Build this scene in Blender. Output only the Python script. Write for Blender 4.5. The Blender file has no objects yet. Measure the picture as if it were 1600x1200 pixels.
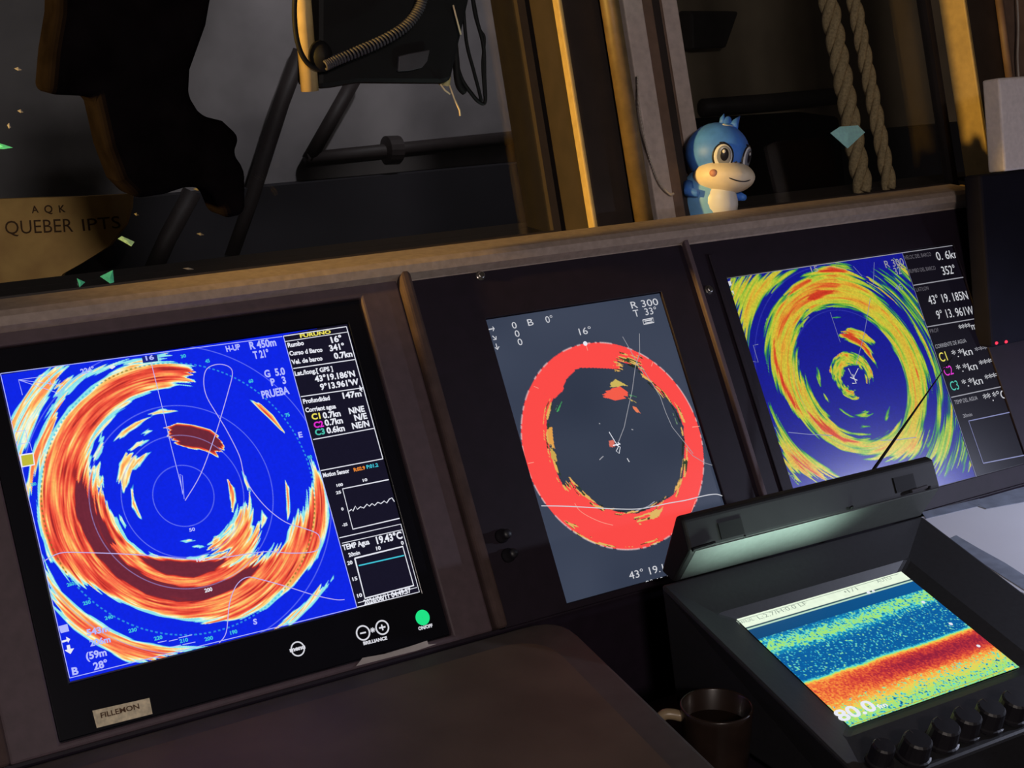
import bpy, bmesh, math, random
import numpy as np
from mathutils import Vector, Matrix

# ------------------------------------------------------------------ camera, world, exposure
scene = bpy.context.scene
COL = scene.collection
F_PX = 2350.0                                   # focal length in pixels of the 1600x1200 frame
CAM = np.array([-0.337744, -1.456263, 0.399414])
CR = np.array([0.842618, -0.538506, -0.002608])     # camera right
CD = np.array([-0.152535, -0.234027, -0.96019])     # camera down
CF = np.array([0.516457, 0.809471, -0.279336])      # camera forward
camd = bpy.data.cameras.new('camera')
camd.sensor_width = 36.0
camd.lens = 36.0 * F_PX / 1600.0
camd.clip_start = 0.02
camd.clip_end = 60
cam = bpy.data.objects.new('camera', camd)
COL.objects.link(cam)
m3 = Matrix((( CR[0], -CD[0], -CF[0]), (CR[1], -CD[1], -CF[1]), (CR[2], -CD[2], -CF[2])))
cam.matrix_world = Matrix.Translation(Vector(CAM)) @ m3.to_4x4()
scene.camera = cam

world = bpy.data.worlds.new('night_sky'); scene.world = world
world.use_nodes = True
world.node_tree.nodes['Background'].inputs['Color'].default_value = (0.75, 0.62, 0.52, 1)
world.node_tree.nodes['Background'].inputs['Strength'].default_value = 0.022

vs = scene.view_settings
vs.view_transform = 'Standard'; vs.look = 'None'; vs.exposure = 0.0; vs.gamma = 1.0
vs.use_curve_mapping = False
scene.cycles.use_denoising = True
scene.cycles.max_bounces = 6

CABIN_W, AMBER_W, DECK_COOL_W, PAPER_FILL_W, HOOD_W = 34.0, 180.0, 40.0, 22.0, 0.42

def area_light(name, loc, target, size, power, color, parent=None, spot=None):
    if spot:
        ld = bpy.data.lights.new(name, 'SPOT'); ld.spot_size = spot; ld.spot_blend = 0.5; ld.shadow_soft_size = size
    else:
        ld = bpy.data.lights.new(name, 'AREA'); ld.shape = 'DISK'; ld.size = size
    ld.energy = power; ld.color = color
    o = bpy.data.objects.new(name, ld); COL.objects.link(o)
    o.location = loc
    o.rotation_euler = (Vector(target) - Vector(loc)).to_track_quat('-Z', 'Y').to_euler()
    if parent:
        o.parent = parent
        o.location = Vector(loc) - parent.location
    return o

# ------------------------------------------------------------------ measuring helpers
TH = math.radians(30.0)                          # console face leans back 30 degrees
U = np.array([1.0, 0, 0]); V = np.array([0, -math.sin(TH), -math.cos(TH)]); N = np.array([0, -math.cos(TH), math.sin(TH)])
WL = math.radians(17.0)                          # windows lean out 17 degrees
WU = np.array([0, math.sin(WL), math.cos(WL)]); WN = np.array([0, -math.cos(WL), math.sin(WL)])
W0 = np.array([0, 0.10, 0.06])

def ray(x, y):
    d = CR * ((x - 800) / F_PX) + CD * ((y - 600) / F_PX) + CF
    return d
def hit(x, y, p0, n):
    d = ray(x, y); k = np.dot(np.asarray(p0, float) - CAM, n) / np.dot(d, n)
    return CAM + d * k
def proj(P):
    q = np.asarray(P) - CAM
    z = q @ CF
    return 800 + F_PX * (q @ CR) / z, 600 + F_PX * (q @ CD) / z
def con(x, y, off=0.0):
    P = hit(x, y, N * off, N); return np.array([P[0], P @ V])
def cpt(u, v, w=0.0):
    return U * u + V * v + N * w
def wpt(x, s, d=0.0):                             # window frame: x, height along the lean, depth toward the room
    return W0 + U * x + WU * s + WN * d

# ------------------------------------------------------------------ materials
def s2l(c):
    c = np.asarray(c, float) / 255.0
    return np.where(c <= 0.04045, c / 12.92, ((c + 0.055) / 1.055) ** 2.4)
MATS = {}
def mat(name, rgb, rough=0.6, metal=0.0, spec=0.5, var=0.15, scale=40.0, bump=0.0, coat=0.0):
    if name in MATS: return MATS[name]
    m = bpy.data.materials.new(name); m.use_nodes = True
    nt = m.node_tree; b = nt.nodes['Principled BSDF']
    tc = nt.nodes.new('ShaderNodeTexCoord'); nz = nt.nodes.new('ShaderNodeTexNoise')
    nz.inputs['Scale'].default_value = scale; nz.inputs['Detail'].default_value = 5
    nt.links.new(tc.outputs['Object'], nz.inputs['Vector'])
    rp = nt.nodes.new('ShaderNodeValToRGB')
    c = np.asarray(rgb, float)
    rp.color_ramp.elements[0].position = 0.3; rp.color_ramp.elements[1].position = 0.7
    rp.color_ramp.elements[0].color = (*np.clip(c * (1 - var), 0, 1), 1)
    rp.color_ramp.elements[1].color = (*np.clip(c * (1 + var), 0, 1), 1)
    nt.links.new(nz.outputs['Fac'], rp.inputs['Fac'])
    nt.links.new(rp.outputs['Color'], b.inputs['Base Color'])
    b.inputs['Roughness'].default_value = rough; b.inputs['Metallic'].default_value = metal
    b.inputs['Specular IOR Level'].default_value = spec
    b.inputs['Coat Weight'].default_value = coat
    if bump:
        bp = nt.nodes.new('ShaderNodeBump'); bp.inputs['Strength'].default_value = bump; bp.inputs['Distance'].default_value = 0.002
        nt.links.new(nz.outputs['Fac'], bp.inputs['Height']); nt.links.new(bp.outputs['Normal'], b.inputs['Normal'])
    MATS[name] = m
    return m
def emis(name, srgb, strength=1.0):
    if name in MATS: return MATS[name]
    m = bpy.data.materials.new(name); m.use_nodes = True
    b = m.node_tree.nodes['Principled BSDF']
    b.inputs['Base Color'].default_value = (0.01, 0.01, 0.01, 1); b.inputs['Roughness'].default_value = 0.4
    b.inputs['Emission Color'].default_value = (*s2l(srgb), 1); b.inputs['Emission Strength'].default_value = strength
    m.cycles.emission_sampling = 'NONE'
    MATS[name] = m
    return m
def screen_mat(name, spec=0.5, rough=0.12):
    m = bpy.data.materials.new(name); m.use_nodes = True
    nt = m.node_tree; b = nt.nodes['Principled BSDF']
    a = nt.nodes.new('ShaderNodeAttribute'); a.attribute_name = 'picture'
    b.inputs['Base Color'].default_value = (0.004, 0.004, 0.006, 1)
    b.inputs['Roughness'].default_value = rough; b.inputs['Specular IOR Level'].default_value = spec
    nt.links.new(a.outputs['Color'], b.inputs['Emission Color']); b.inputs['Emission Strength'].default_value = 1.0
    m.cycles.emission_sampling = 'NONE'
    return m
def glass_mat(name, tint=(0.9, 0.92, 0.93)):
    m = bpy.data.materials.new(name); m.use_nodes = True
    nt = m.node_tree; nt.nodes.remove(nt.nodes['Principled BSDF'])
    out = nt.nodes['Material Output']
    t = nt.nodes.new('ShaderNodeBsdfTransparent'); t.inputs['Color'].default_value = (*tint, 1)
    g = nt.nodes.new('ShaderNodeBsdfGlossy'); g.inputs['Roughness'].default_value = 0.02
    lw = nt.nodes.new('ShaderNodeLayerWeight'); lw.inputs['Blend'].default_value = 0.5
    pw = nt.nodes.new('ShaderNodeMath'); pw.operation = 'POWER'; pw.inputs[1].default_value = 5.0
    f = nt.nodes.new('ShaderNodeMath'); f.operation = 'MULTIPLY_ADD'; f.inputs[1].default_value = 0.9; f.inputs[2].default_value = 0.03
    nt.links.new(lw.outputs['Facing'], pw.inputs[0]); nt.links.new(pw.outputs[0], f.inputs[0])
    mx = nt.nodes.new('ShaderNodeMixShader')
    nt.links.new(f.outputs[0], mx.inputs[0]); nt.links.new(t.outputs[0], mx.inputs[1]); nt.links.new(g.outputs[0], mx.inputs[2])
    nt.links.new(mx.outputs[0], out.inputs['Surface'])
    return m

M_BLACK = mat('black_plastic', (0.012, 0.011, 0.015), 0.45, var=0.1)
M_PANEL = mat('black_panel', (0.013, 0.0075, 0.0155), 0.6, spec=0.28, var=0.15, scale=60, bump=0.05)
M_BEZEL = mat('bezel_gloss', (0.006, 0.006, 0.010), 0.2, var=0.05)
M_FRAME = mat('plum_frame', (0.080, 0.052, 0.064), 0.65, var=0.12, scale=90, bump=0.1)
M_BEAD = mat('brown_bead', (0.072, 0.047, 0.044), 0.8, spec=0.15, var=0.2, scale=50, bump=0.1)
M_SILL = mat('sill_paint', (0.32, 0.25, 0.215), 0.6, var=0.15, scale=120, bump=0.15)
M_DESK = mat('desk_laminate', (0.105, 0.073, 0.052), 0.6, var=0.2, scale=12, bump=0.05)
M_RIM = mat('desk_edge', (0.070, 0.058, 0.054), 0.6, var=0.15)
M_SCREW = mat('steel_screw', (0.6, 0.57, 0.55), 0.25, 1.0)
M_TAPE = mat('worn_label', (0.70, 0.60, 0.42), 0.7, var=0.25, scale=200)
M_GTAPE = mat('grey_tape', (0.42, 0.38, 0.36), 0.6, var=0.15)
M_PAPER = mat('chart_paper', (0.66, 0.66, 0.72), 0.7, var=0.03, scale=8)
M_CLEAR = mat('clear_tape', (0.24, 0.27, 0.34), 0.3, var=0.18, scale=60)
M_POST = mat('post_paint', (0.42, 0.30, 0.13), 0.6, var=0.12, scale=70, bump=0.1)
M_PINK = mat('post_grey', (0.46, 0.38, 0.35), 0.65, var=0.12, scale=90, bump=0.1)
M_BROWN = mat('post_brown', (0.14, 0.085, 0.06), 0.6, var=0.2)
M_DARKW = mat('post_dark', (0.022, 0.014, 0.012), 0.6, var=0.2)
M_ROPE = mat('rope_fibre', (0.50, 0.36, 0.19), 0.85, var=0.3, scale=300, bump=0.5)
M_WALLO = mat('bulkhead_grey', (0.30, 0.28, 0.29), 0.8, var=0.18, scale=9, bump=0.1)
M_DECKO = mat('deck_dark', (0.024, 0.022, 0.029), 0.8, var=0.2, scale=6)
M_OUTDARK = mat('outside_dark', (0.03, 0.022, 0.022), 0.6, var=0.2)
M_MATTEBLACK = mat('matte_black', (0.004, 0.003, 0.0035), 1.0, spec=0.0, var=0.4, scale=30, bump=0.3)
M_LID = mat('hood_grey', (0.075, 0.085, 0.08), 0.55, var=0.08, scale=150)
M_SND = mat('sounder_black', (0.022, 0.022, 0.026), 0.5, var=0.12, scale=200, bump=0.05)
M_MUG = mat('mug_brown', (0.022, 0.013, 0.010), 0.3, var=0.25, scale=40, coat=0.3)
M_MUGH = mat('mug_handle', (0.30, 0.22, 0.13), 0.35, var=0.2)
M_BRASS = mat('brass', (0.75, 0.52, 0.20), 0.35, 0.6)
M_WIRE = mat('pale_wire', (0.75, 0.58, 0.36), 0.5)
M_RUB = mat('black_rubber', (0.007, 0.0065, 0.007), 0.6, spec=0.15)
M_GREYCORD = mat('grey_cord', (0.055, 0.052, 0.06), 0.5, spec=0.2)
M_BLUE = mat('toy_blue', (0.07, 0.25, 0.92), 0.5, var=0.18, scale=50)
M_LBLUE = mat('toy_light_blue', (0.17, 0.42, 0.78), 0.5, var=0.12, scale=50)
M_CREAM = mat('toy_cream', (0.85, 0.74, 0.58), 0.5, var=0.10, scale=40)
M_WHITE = mat('toy_white', (0.75, 0.76, 0.78), 0.4, var=0.03)
M_IRIS = mat('toy_iris', (0.22, 0.24, 0.30), 0.3, var=0.1)
M_INK = mat('toy_black', (0.012, 0.012, 0.02), 0.3)
M_ROSE = mat('toy_blush', (0.60, 0.28, 0.20), 0.6)
M_TURQ = mat('turquoise_glint', (0.45, 0.90, 1.0), 0.35, var=0.10, scale=200)  # these tints stand in for reflections on the window glass
M_GREENF = mat('green_glint', (0.14, 0.95, 0.55), 0.35, var=0.12, scale=200)
M_LIMEF = mat('lime_glint', (0.40, 0.70, 0.42), 0.4, var=0.2, scale=300)
M_FAINT = mat('dull_glint', (0.25, 0.24, 0.25), 0.5)
M_SIGN = mat('tan_board', (0.90, 0.50, 0.16), 0.75, var=0.2, scale=25, bump=0.1)
M_SIGNT = mat('sign_ink', (0.10, 0.045, 0.018), 0.8)
M_GBOX = mat('grey_box', (0.72, 0.64, 0.63), 0.55, var=0.08, scale=150)
M_DEV = mat('navy_black_case', (0.007, 0.0065, 0.013), 0.8, spec=0.12, var=0.1)
GLASS = glass_mat('window_glass')

# ------------------------------------------------------------------ object helpers
def empty(name, loc, label=None, cat=None, group=None, kind=None):
    o = bpy.data.objects.new(name, None); COL.objects.link(o); o.location = Vector(loc)
    o.empty_display_size = 0.03
    return tag(o, label, cat, group, kind)
def tag(o, label=None, cat=None, group=None, kind=None):
    if label: o['label'] = label
    if cat: o['category'] = cat
    if group: o['group'] = group
    if kind: o['kind'] = kind
    return o
def parent_origin(p):
    v = Vector((0, 0, 0))
    while p is not None:
        v = v + p.location; p = p.parent
    return v
def mesh(name, verts, faces, material, parent=None, smooth=False):
    verts = np.asarray(verts, float)
    if parent is not None:
        org = np.array(parent_origin(parent))
    else:
        org = np.array([(verts[:, 0].min() + verts[:, 0].max()) / 2, (verts[:, 1].min() + verts[:, 1].max()) / 2, verts[:, 2].min()])
    me = bpy.data.meshes.new(name)
    me.from_pydata((verts - org).tolist(), [], [list(map(int, f)) for f in faces])
    me.update()
    o = bpy.data.objects.new(name, me); COL.objects.link(o)
    if parent is not None: o.parent = parent
    else: o.location = Vector(org)
    if material is not None: me.materials.append(material)
    if smooth:
        me.polygons.foreach_set('use_smooth', [True] * len(me.polygons))
    return o
def bm_obj(name, bm, material, parent=None, smooth=False):
    bmesh.ops.recalc_face_normals(bm, faces=bm.faces[:])
    bm.verts.index_update()
    v = [tuple(x.co) for x in bm.verts]; f = [[q.index for q in p.verts] for p in bm.faces]
    bm.free()
    return mesh(name, v, f, material, parent, smooth)
class MB:
    """collects shapes in world space into one mesh"""
    def __init__(s): s.v = []; s.f = []
    def add(s, v, f):
        k = len(s.v); s.v += [tuple(map(float, q)) for q in v]; s.f += [[i + k for i in q] for q in f]
    def hexa(s, p):                      # 8 corners: 4 bottom, 4 top, same order
        s.add(p, [(3, 2, 1, 0), (4, 5, 6, 7), (0, 1, 5, 4), (1, 2, 6, 5), (2, 3, 7, 6), (3, 0, 4, 7)])
    def prism(s, poly, d):               # planar polygon (3-D points) swept by d
        poly = [np.asarray(q, float) for q in poly]; n = len(poly); d = np.asarray(d, float)
        s.add(poly + [q + d for q in poly], [list(range(n))[::-1], list(range(n, 2 * n))] + [(i, (i + 1) % n, n + (i + 1) % n, n + i) for i in range(n)])
    def tube(s, pts, r, k=10, closed=False):
        pts = [np.asarray(q, float) for q in pts]; n = len(pts)
        rs = r if hasattr(r, '__len__') else [r] * n
        ref = np.array([0.31, 0.22, 0.93]); base = len(s.v); rings = []
        for i in range(n):
            t = pts[min(i + 1, n - 1)] - pts[max(i - 1, 0)]; t = t / (np.linalg.norm(t) + 1e-12)
            a = ref - t * (ref @ t); a /= np.linalg.norm(a) + 1e-12; b = np.cross(t, a); ref = a
            for j in range(k):
                w = 2 * math.pi * j / k
                s.v.append(tuple(pts[i] + rs[i] * (a * math.cos(w) + b * math.sin(w))))
        for i in range(n - 1):
            for j in range(k):
                a0 = base + i * k + j; a1 = base + i * k + (j + 1) % k
                s.f.append([a0, a1, a1 + k, a0 + k])
        s.f.append([base + j for j in range(k)][::-1]); s.f.append([base + (n - 1) * k + j for j in range(k)])
    def ell(s, c, ax, ay, az, seg=24, rings=14, fn=None):
        c = np.asarray(c, float); base = len(s.v)
        for i in range(rings + 1):
            ph = math.pi * i / rings
            for j in range(seg):
                th = 2 * math.pi * j / seg
                d = np.array([math.sin(ph) * math.cos(th), math.sin(ph) * math.sin(th), math.cos(ph)])
                k = fn(d) if fn else 1.0
                s.v.append(tuple(c + k * (np.asarray(ax) * d[0] + np.asarray(ay) * d[1] + np.asarray(az) * d[2])))
        for i in range(rings):
            for j in range(seg):
                s.f.append([base + i * seg + j, base + i * seg + (j + 1) % seg, base + (i + 1) * seg + (j + 1) % seg, base + (i + 1) * seg + j])
    def lathe(s, base, axis, prof, seg=28, up=None):    # prof: (radius, height)
        base = np.asarray(base, float); ax = np.asarray(axis, float); ax /= np.linalg.norm(ax)
        ref = np.array([1.0, 0.13, 0.2]); a = ref - ax * (ref @ ax); a /= np.linalg.norm(a); b = np.cross(ax, a)
        k0 = len(s.v)
        for r, h in prof:
            for j in range(seg):
                w = 2 * math.pi * j / seg
                s.v.append(tuple(base + ax * h + r * (a * math.cos(w) + b * math.sin(w))))
        for i in range(len(prof) - 1):
            for j in range(seg):
                s.f.append([k0 + i * seg + j, k0 + i * seg + (j + 1) % seg, k0 + (i + 1) * seg + (j + 1) % seg, k0 + (i + 1) * seg + j])
        s.f.append([k0 + j for j in range(seg)][::-1]); s.f.append([k0 + (len(prof) - 1) * seg + j for j in range(seg)])
    def build(s, name, material, parent=None, smooth=False, bevel=0.0, seg=2):
        if bevel:
            bm = bmesh.new()
            vv = [bm.verts.new(q) for q in s.v]
            for f in s.f:
                try: bm.faces.new([vv[i] for i in f])
                except ValueError: pass
            bmesh.ops.recalc_face_normals(bm, faces=bm.faces[:])
            es = [e for e in bm.edges if len(e.link_faces) == 2 and e.calc_face_angle(0) > 0.5]
            bmesh.ops.bevel(bm, geom=es, offset=bevel, segments=seg, profile=0.5, affect='EDGES', clamp_overlap=True)
            return bm_obj(name, bm, material, parent, smooth)
        return mesh(name, s.v, s.f, material, parent, smooth)
def cbox(mb, u0, u1, v0, v1, w0, w1):    # box in console coordinates
    mb.hexa([cpt(u0, v0, w0), cpt(u1, v0, w0), cpt(u1, v1, w0), cpt(u0, v1, w0), cpt(u0, v0, w1), cpt(u1, v0, w1), cpt(u1, v1, w1), cpt(u0, v1, w1)])
def wbox(mb, x0, x1, s0, s1, d0, d1):    # box in window coordinates
    mb.hexa([wpt(x0, s0, d0), wpt(x1, s0, d0), wpt(x1, s0, d1), wpt(x0, s0, d1), wpt(x0, s1, d0), wpt(x1, s1, d0), wpt(x1, s1, d1), wpt(x0, s1, d1)])
def box(mb, x0, x1, y0, y1, z0, z1):
    mb.hexa([(x0, y0, z0), (x1, y0, z0), (x1, y1, z0), (x0, y1, z0), (x0, y0, z1), (x1, y0, z1), (x1, y1, z1), (x0, y1, z1)])
def cframe(mb, o, i, w0, w1):            # rectangular frame with an opening, console coordinates
    ou0, ou1, ov0, ov1 = o; iu0, iu1, iv0, iv1 = i
    O = [(ou0, ov0), (ou1, ov0), (ou1, ov1), (ou0, ov1)]; I = [(iu0, iv0), (iu1, iv0), (iu1, iv1), (iu0, iv1)]
    v = [cpt(*q, w0) for q in O] + [cpt(*q, w0) for q in I] + [cpt(*q, w1) for q in O] + [cpt(*q, w1) for q in I]
    f = []
    for k in range(4):
        n = (k + 1) % 4
        f += [(8 + k, 8 + n, 12 + n, 12 + k), (n, k, 4 + k, 4 + n), (k, n, 8 + n, 8 + k), (4 + n, 4 + k, 12 + k, 12 + n)]
    mb.add(v, f)
def smooth_path(pts, n=8):
    pts = [np.asarray(p, float) for p in pts]; out = []
    for i in range(len(pts) - 1):
        p0, p1, p2, p3 = pts[max(i - 1, 0)], pts[i], pts[i + 1], pts[min(i + 2, len(pts) - 1)]
        for k in range(n):
            t = k / n
            out.append(0.5 * ((2 * p1) + (-p0 + p2) * t + (2 * p0 - 5 * p1 + 4 * p2 - p3) * t * t + (-p0 + 3 * p1 - 3 * p2 + p3) * t ** 3))
    out.append(pts[-1]); return out

# ------------------------------------------------------------------ lettering: flat meshes in a local frame
_tc = {}
def glyphs(text, bold=0.02):
    key = (text, bold)
    if key not in _tc:
        cu = bpy.data.curves.new('t', 'FONT'); cu.body = text; cu.size = 1.0; cu.offset = bold; cu.resolution_u = 3
        ob = bpy.data.objects.new('t', cu); COL.objects.link(ob)
        dg = bpy.context.evaluated_depsgraph_get(); ev = ob.evaluated_get(dg); me = ev.to_mesh()
        v = np.array([tuple(q.co) for q in me.vertices]) if len(me.vertices) else np.zeros((0, 3))
        f = [list(p.vertices) for p in me.polygons]
        ev.to_mesh_clear(); bpy.data.objects.remove(ob); bpy.data.curves.remove(cu)
        _tc[key] = (v, f)
    return _tc[key]
class Lettering:
    """flat print on a plane: at(x,y) gives plane metres from photo measurements, pt(a,b) the world point"""
    def __init__(s, at, pt, lift=0.0006): s.at = at; s.pt = pt; s.groups = {}; s.lift = lift
    def _add(s, col, vab, faces, lift=None):
        g = s.groups.setdefault(col, MB())
        g.add([s.pt(a, b, lift or s.lift) for a, b in vab], faces)
    def text(s, t, p0, p1, h, col, bold=0.02):
        v, f = glyphs(t, bold)
        if not len(v): return
        A, B = s.at(*p0), s.at(*p1)
        sc = np.linalg.norm(B - A) / math.hypot(p1[0] - p0[0], p1[1] - p0[1])
        w = np.linalg.norm(B - A); d = (B - A) / w; dn = np.array([-d[1], d[0]])   # dn points down the plane
        x0, x1 = v[:, 0].min(), v[:, 0].max()
        hh = h * sc * 1.05 / 0.73
        s._add(col, [A + d * ((q[0] - x0) / (x1 - x0) * w) - dn * (q[1] * hh) for q in v], f)
    def line(s, pts, width, col, closed=False):
        P = [s.at(*p) for p in pts]
        if closed: P.append(P[0])
        sc = np.linalg.norm(P[1] - P[0]) / (math.hypot(pts[1][0] - pts[0][0], pts[1][1] - pts[0][1]) + 1e-9)
        hw = width * sc / 2
        vs_, fs = [], []
        for i, p in enumerate(P):
            t = P[min(i + 1, len(P) - 1)] - P[max(i - 1, 0)]; t = t / (np.linalg.norm(t) + 1e-12); n = np.array([-t[1], t[0]])
            vs_ += [p - n * hw, p + n * hw]
            if i: fs.append([2 * i - 2, 2 * i - 1, 2 * i + 1, 2 * i])
        s._add(col, vs_, fs, s.lift * 0.8)
    def disc(s, c, r0, r1, col, n=28):
        C0 = s.at(*c); sc = np.linalg.norm(s.at(c[0] + 10, c[1]) - C0) / 10
        v = []; f = []
        for k in range(n):
            w = 2 * math.pi * k / n; d = np.array([math.cos(w), math.sin(w)])
            v += [C0 + d * r0 * sc, C0 + d * r1 * sc]
        for k in range(n):
            a = 2 * k; b = 2 * ((k + 1) % n); f.append([a, a + 1, b + 1, b])
        s._add(col, v, f)
    def poly(s, pts, col, lift=None):
        s._add(col, [s.at(*p) for p in pts], [list(range(len(pts)))], lift)
    def build(s, parent, table, name='screen_lettering'):
        for c, g in s.groups.items():
            tag(g.build(name, table[c], parent), kind='stuff')

# ------------------------------------------------------------------ procedural picture painting (values per screen point)
_rng = {}
def vn(x, y, seed):
    if seed not in _rng: _rng[seed] = np.random.RandomState(seed).rand(256, 256)
    T = _rng[seed]
    xi = np.floor(x).astype(int); yi = np.floor(y).astype(int); fx = x - xi; fy = y - yi
    fx = fx * fx * (3 - 2 * fx); fy = fy * fy * (3 - 2 * fy)
    a = T[xi % 256, yi % 256]; b = T[(xi + 1) % 256, yi % 256]; c = T[xi % 256, (yi + 1) % 256]; d = T[(xi + 1) % 256, (yi + 1) % 256]
    return (a * (1 - fx) + b * fx) * (1 - fy) + (c * (1 - fx) + d * fx) * fy
def vt(t, n, y, seed):
    # noise that closes on itself around the circle: t in 0..1, n cells
    if seed not in _rng: _rng[seed] = np.random.RandomState(seed).rand(256, 256)
    T = _rng[seed]; x = t * n
    xi = np.floor(x).astype(int); yi = np.floor(y).astype(int); fx = x - xi; fy = y - yi
    fx = fx * fx * (3 - 2 * fx); fy = fy * fy * (3 - 2 * fy)
    x0 = xi % n; x1 = (xi + 1) % n
    a = T[x0, yi % 256]; b = T[x1, yi % 256]; c = T[x0, (yi + 1) % 256]; d = T[x1, (yi + 1) % 256]
    return (a * (1 - fx) + b * fx) * (1 - fy) + (c * (1 - fx) + d * fx) * fy
def poly_sd(px, py, poly):
    poly = np.asarray(poly, float); out = np.full(px.shape, -1e3)
    m = 30
    sel = (px > poly[:, 0].min() - m) & (px < poly[:, 0].max() + m) & (py > poly[:, 1].min() - m) & (py < poly[:, 1].max() + m)
    x = px[sel]; y = py[sel]
    d2 = np.full(x.shape, 1e12); ins = np.zeros(x.shape, bool)
    n = len(poly)
    for i in range(n):
        x0, y0 = poly[i]; x1, y1 = poly[(i + 1) % n]
        ex, ey = x1 - x0, y1 - y0
        t = np.clip(((x - x0) * ex + (y - y0) * ey) / (ex * ex + ey * ey + 1e-12), 0, 1)
        d2 = np.minimum(d2, (x - x0 - t * ex) ** 2 + (y - y0 - t * ey) ** 2)
        cr = ((y0 > y) != (y1 > y)) & (x < (x1 - x0) * (y - y0) / (y1 - y0 + 1e-12) + x0)
        ins ^= cr
    out[sel] = np.where(ins, 1, -1) * np.sqrt(d2)
    return out
def cmap(I, stops):
    xs = [s[0] for s in stops]; cs = np.array([s[1] for s in stops], float)
    return np.stack([np.interp(I, xs, cs[:, k]) for k in range(3)], -1)
def grid_screen(name, o, ex, ey, w, h, nx, ny, paint, material, parent):
    """fine grid mesh; paint(points) returns an sRGB picture"""
    a = (np.linspace(0, 1, nx))[None, :].repeat(ny, 0); b = (np.linspace(0, 1, ny))[:, None].repeat(nx, 1)
    P = o + a[..., None] * w * ex + b[..., None] * h * ey
    img = s2l(np.clip(paint(a * w, b * h, P), 0, 255))
    org = np.array(parent_origin(parent))
    me = bpy.data.meshes.new(name)
    nv = nx * ny; nf = (nx - 1) * (ny - 1)
    me.vertices.add(nv); me.vertices.foreach_set('co', (P - org).reshape(-1).astype(np.float32))
    i = (np.arange(ny - 1)[:, None] * nx + np.arange(nx - 1)[None, :]).reshape(-1)
    q = np.stack([i, i + nx, i + nx + 1, i + 1], -1)
    nrm = np.cross(ey, ex)
    if nrm @ (CAM - o) < 0: q = q[:, ::-1]
    me.loops.add(nf * 4); me.loops.foreach_set('vertex_index', q.reshape(-1).astype(np.int32))
    me.polygons.add(nf); me.polygons.foreach_set('loop_start', np.arange(0, nf * 4, 4, dtype=np.int32))
    me.update(calc_edges=True); me.validate()
    at = me.color_attributes.new('picture', 'FLOAT_COLOR', 'POINT')
    c = np.ones((nv, 4), np.float32); c[:, :3] = img.reshape(-1, 3)
    at.data.foreach_set('color', c.reshape(-1))
    me.materials.append(material)
    ob = bpy.data.objects.new(name, me); COL.objects.link(ob); ob.parent = parent
    return ob

def zz(x0, y0, k):                        # measurements taken on an enlarged crop
    return lambda pts: [(x0 + k * a, y0 + k * b) for a, b in pts]
z40 = zz(40, 480, 0.48356); z1 = zz(0, 480, 0.25); z2 = zz(0, 780, 0.25); z3 = zz(300, 480, 0.25); z4 = zz(300, 760, 0.25)
z5 = zz(740, 420, 0.25); z6 = zz(780, 700, 0.25); z7 = zz(1100, 360, 0.3125)

def rotated(a, b, cu, cv, ang):
    du, dv = a - cu, b - cv
    c, s = np.cos(ang), np.sin(ang)
    return cu + c * du - s * dv, cv + s * du + c * dv

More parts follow.
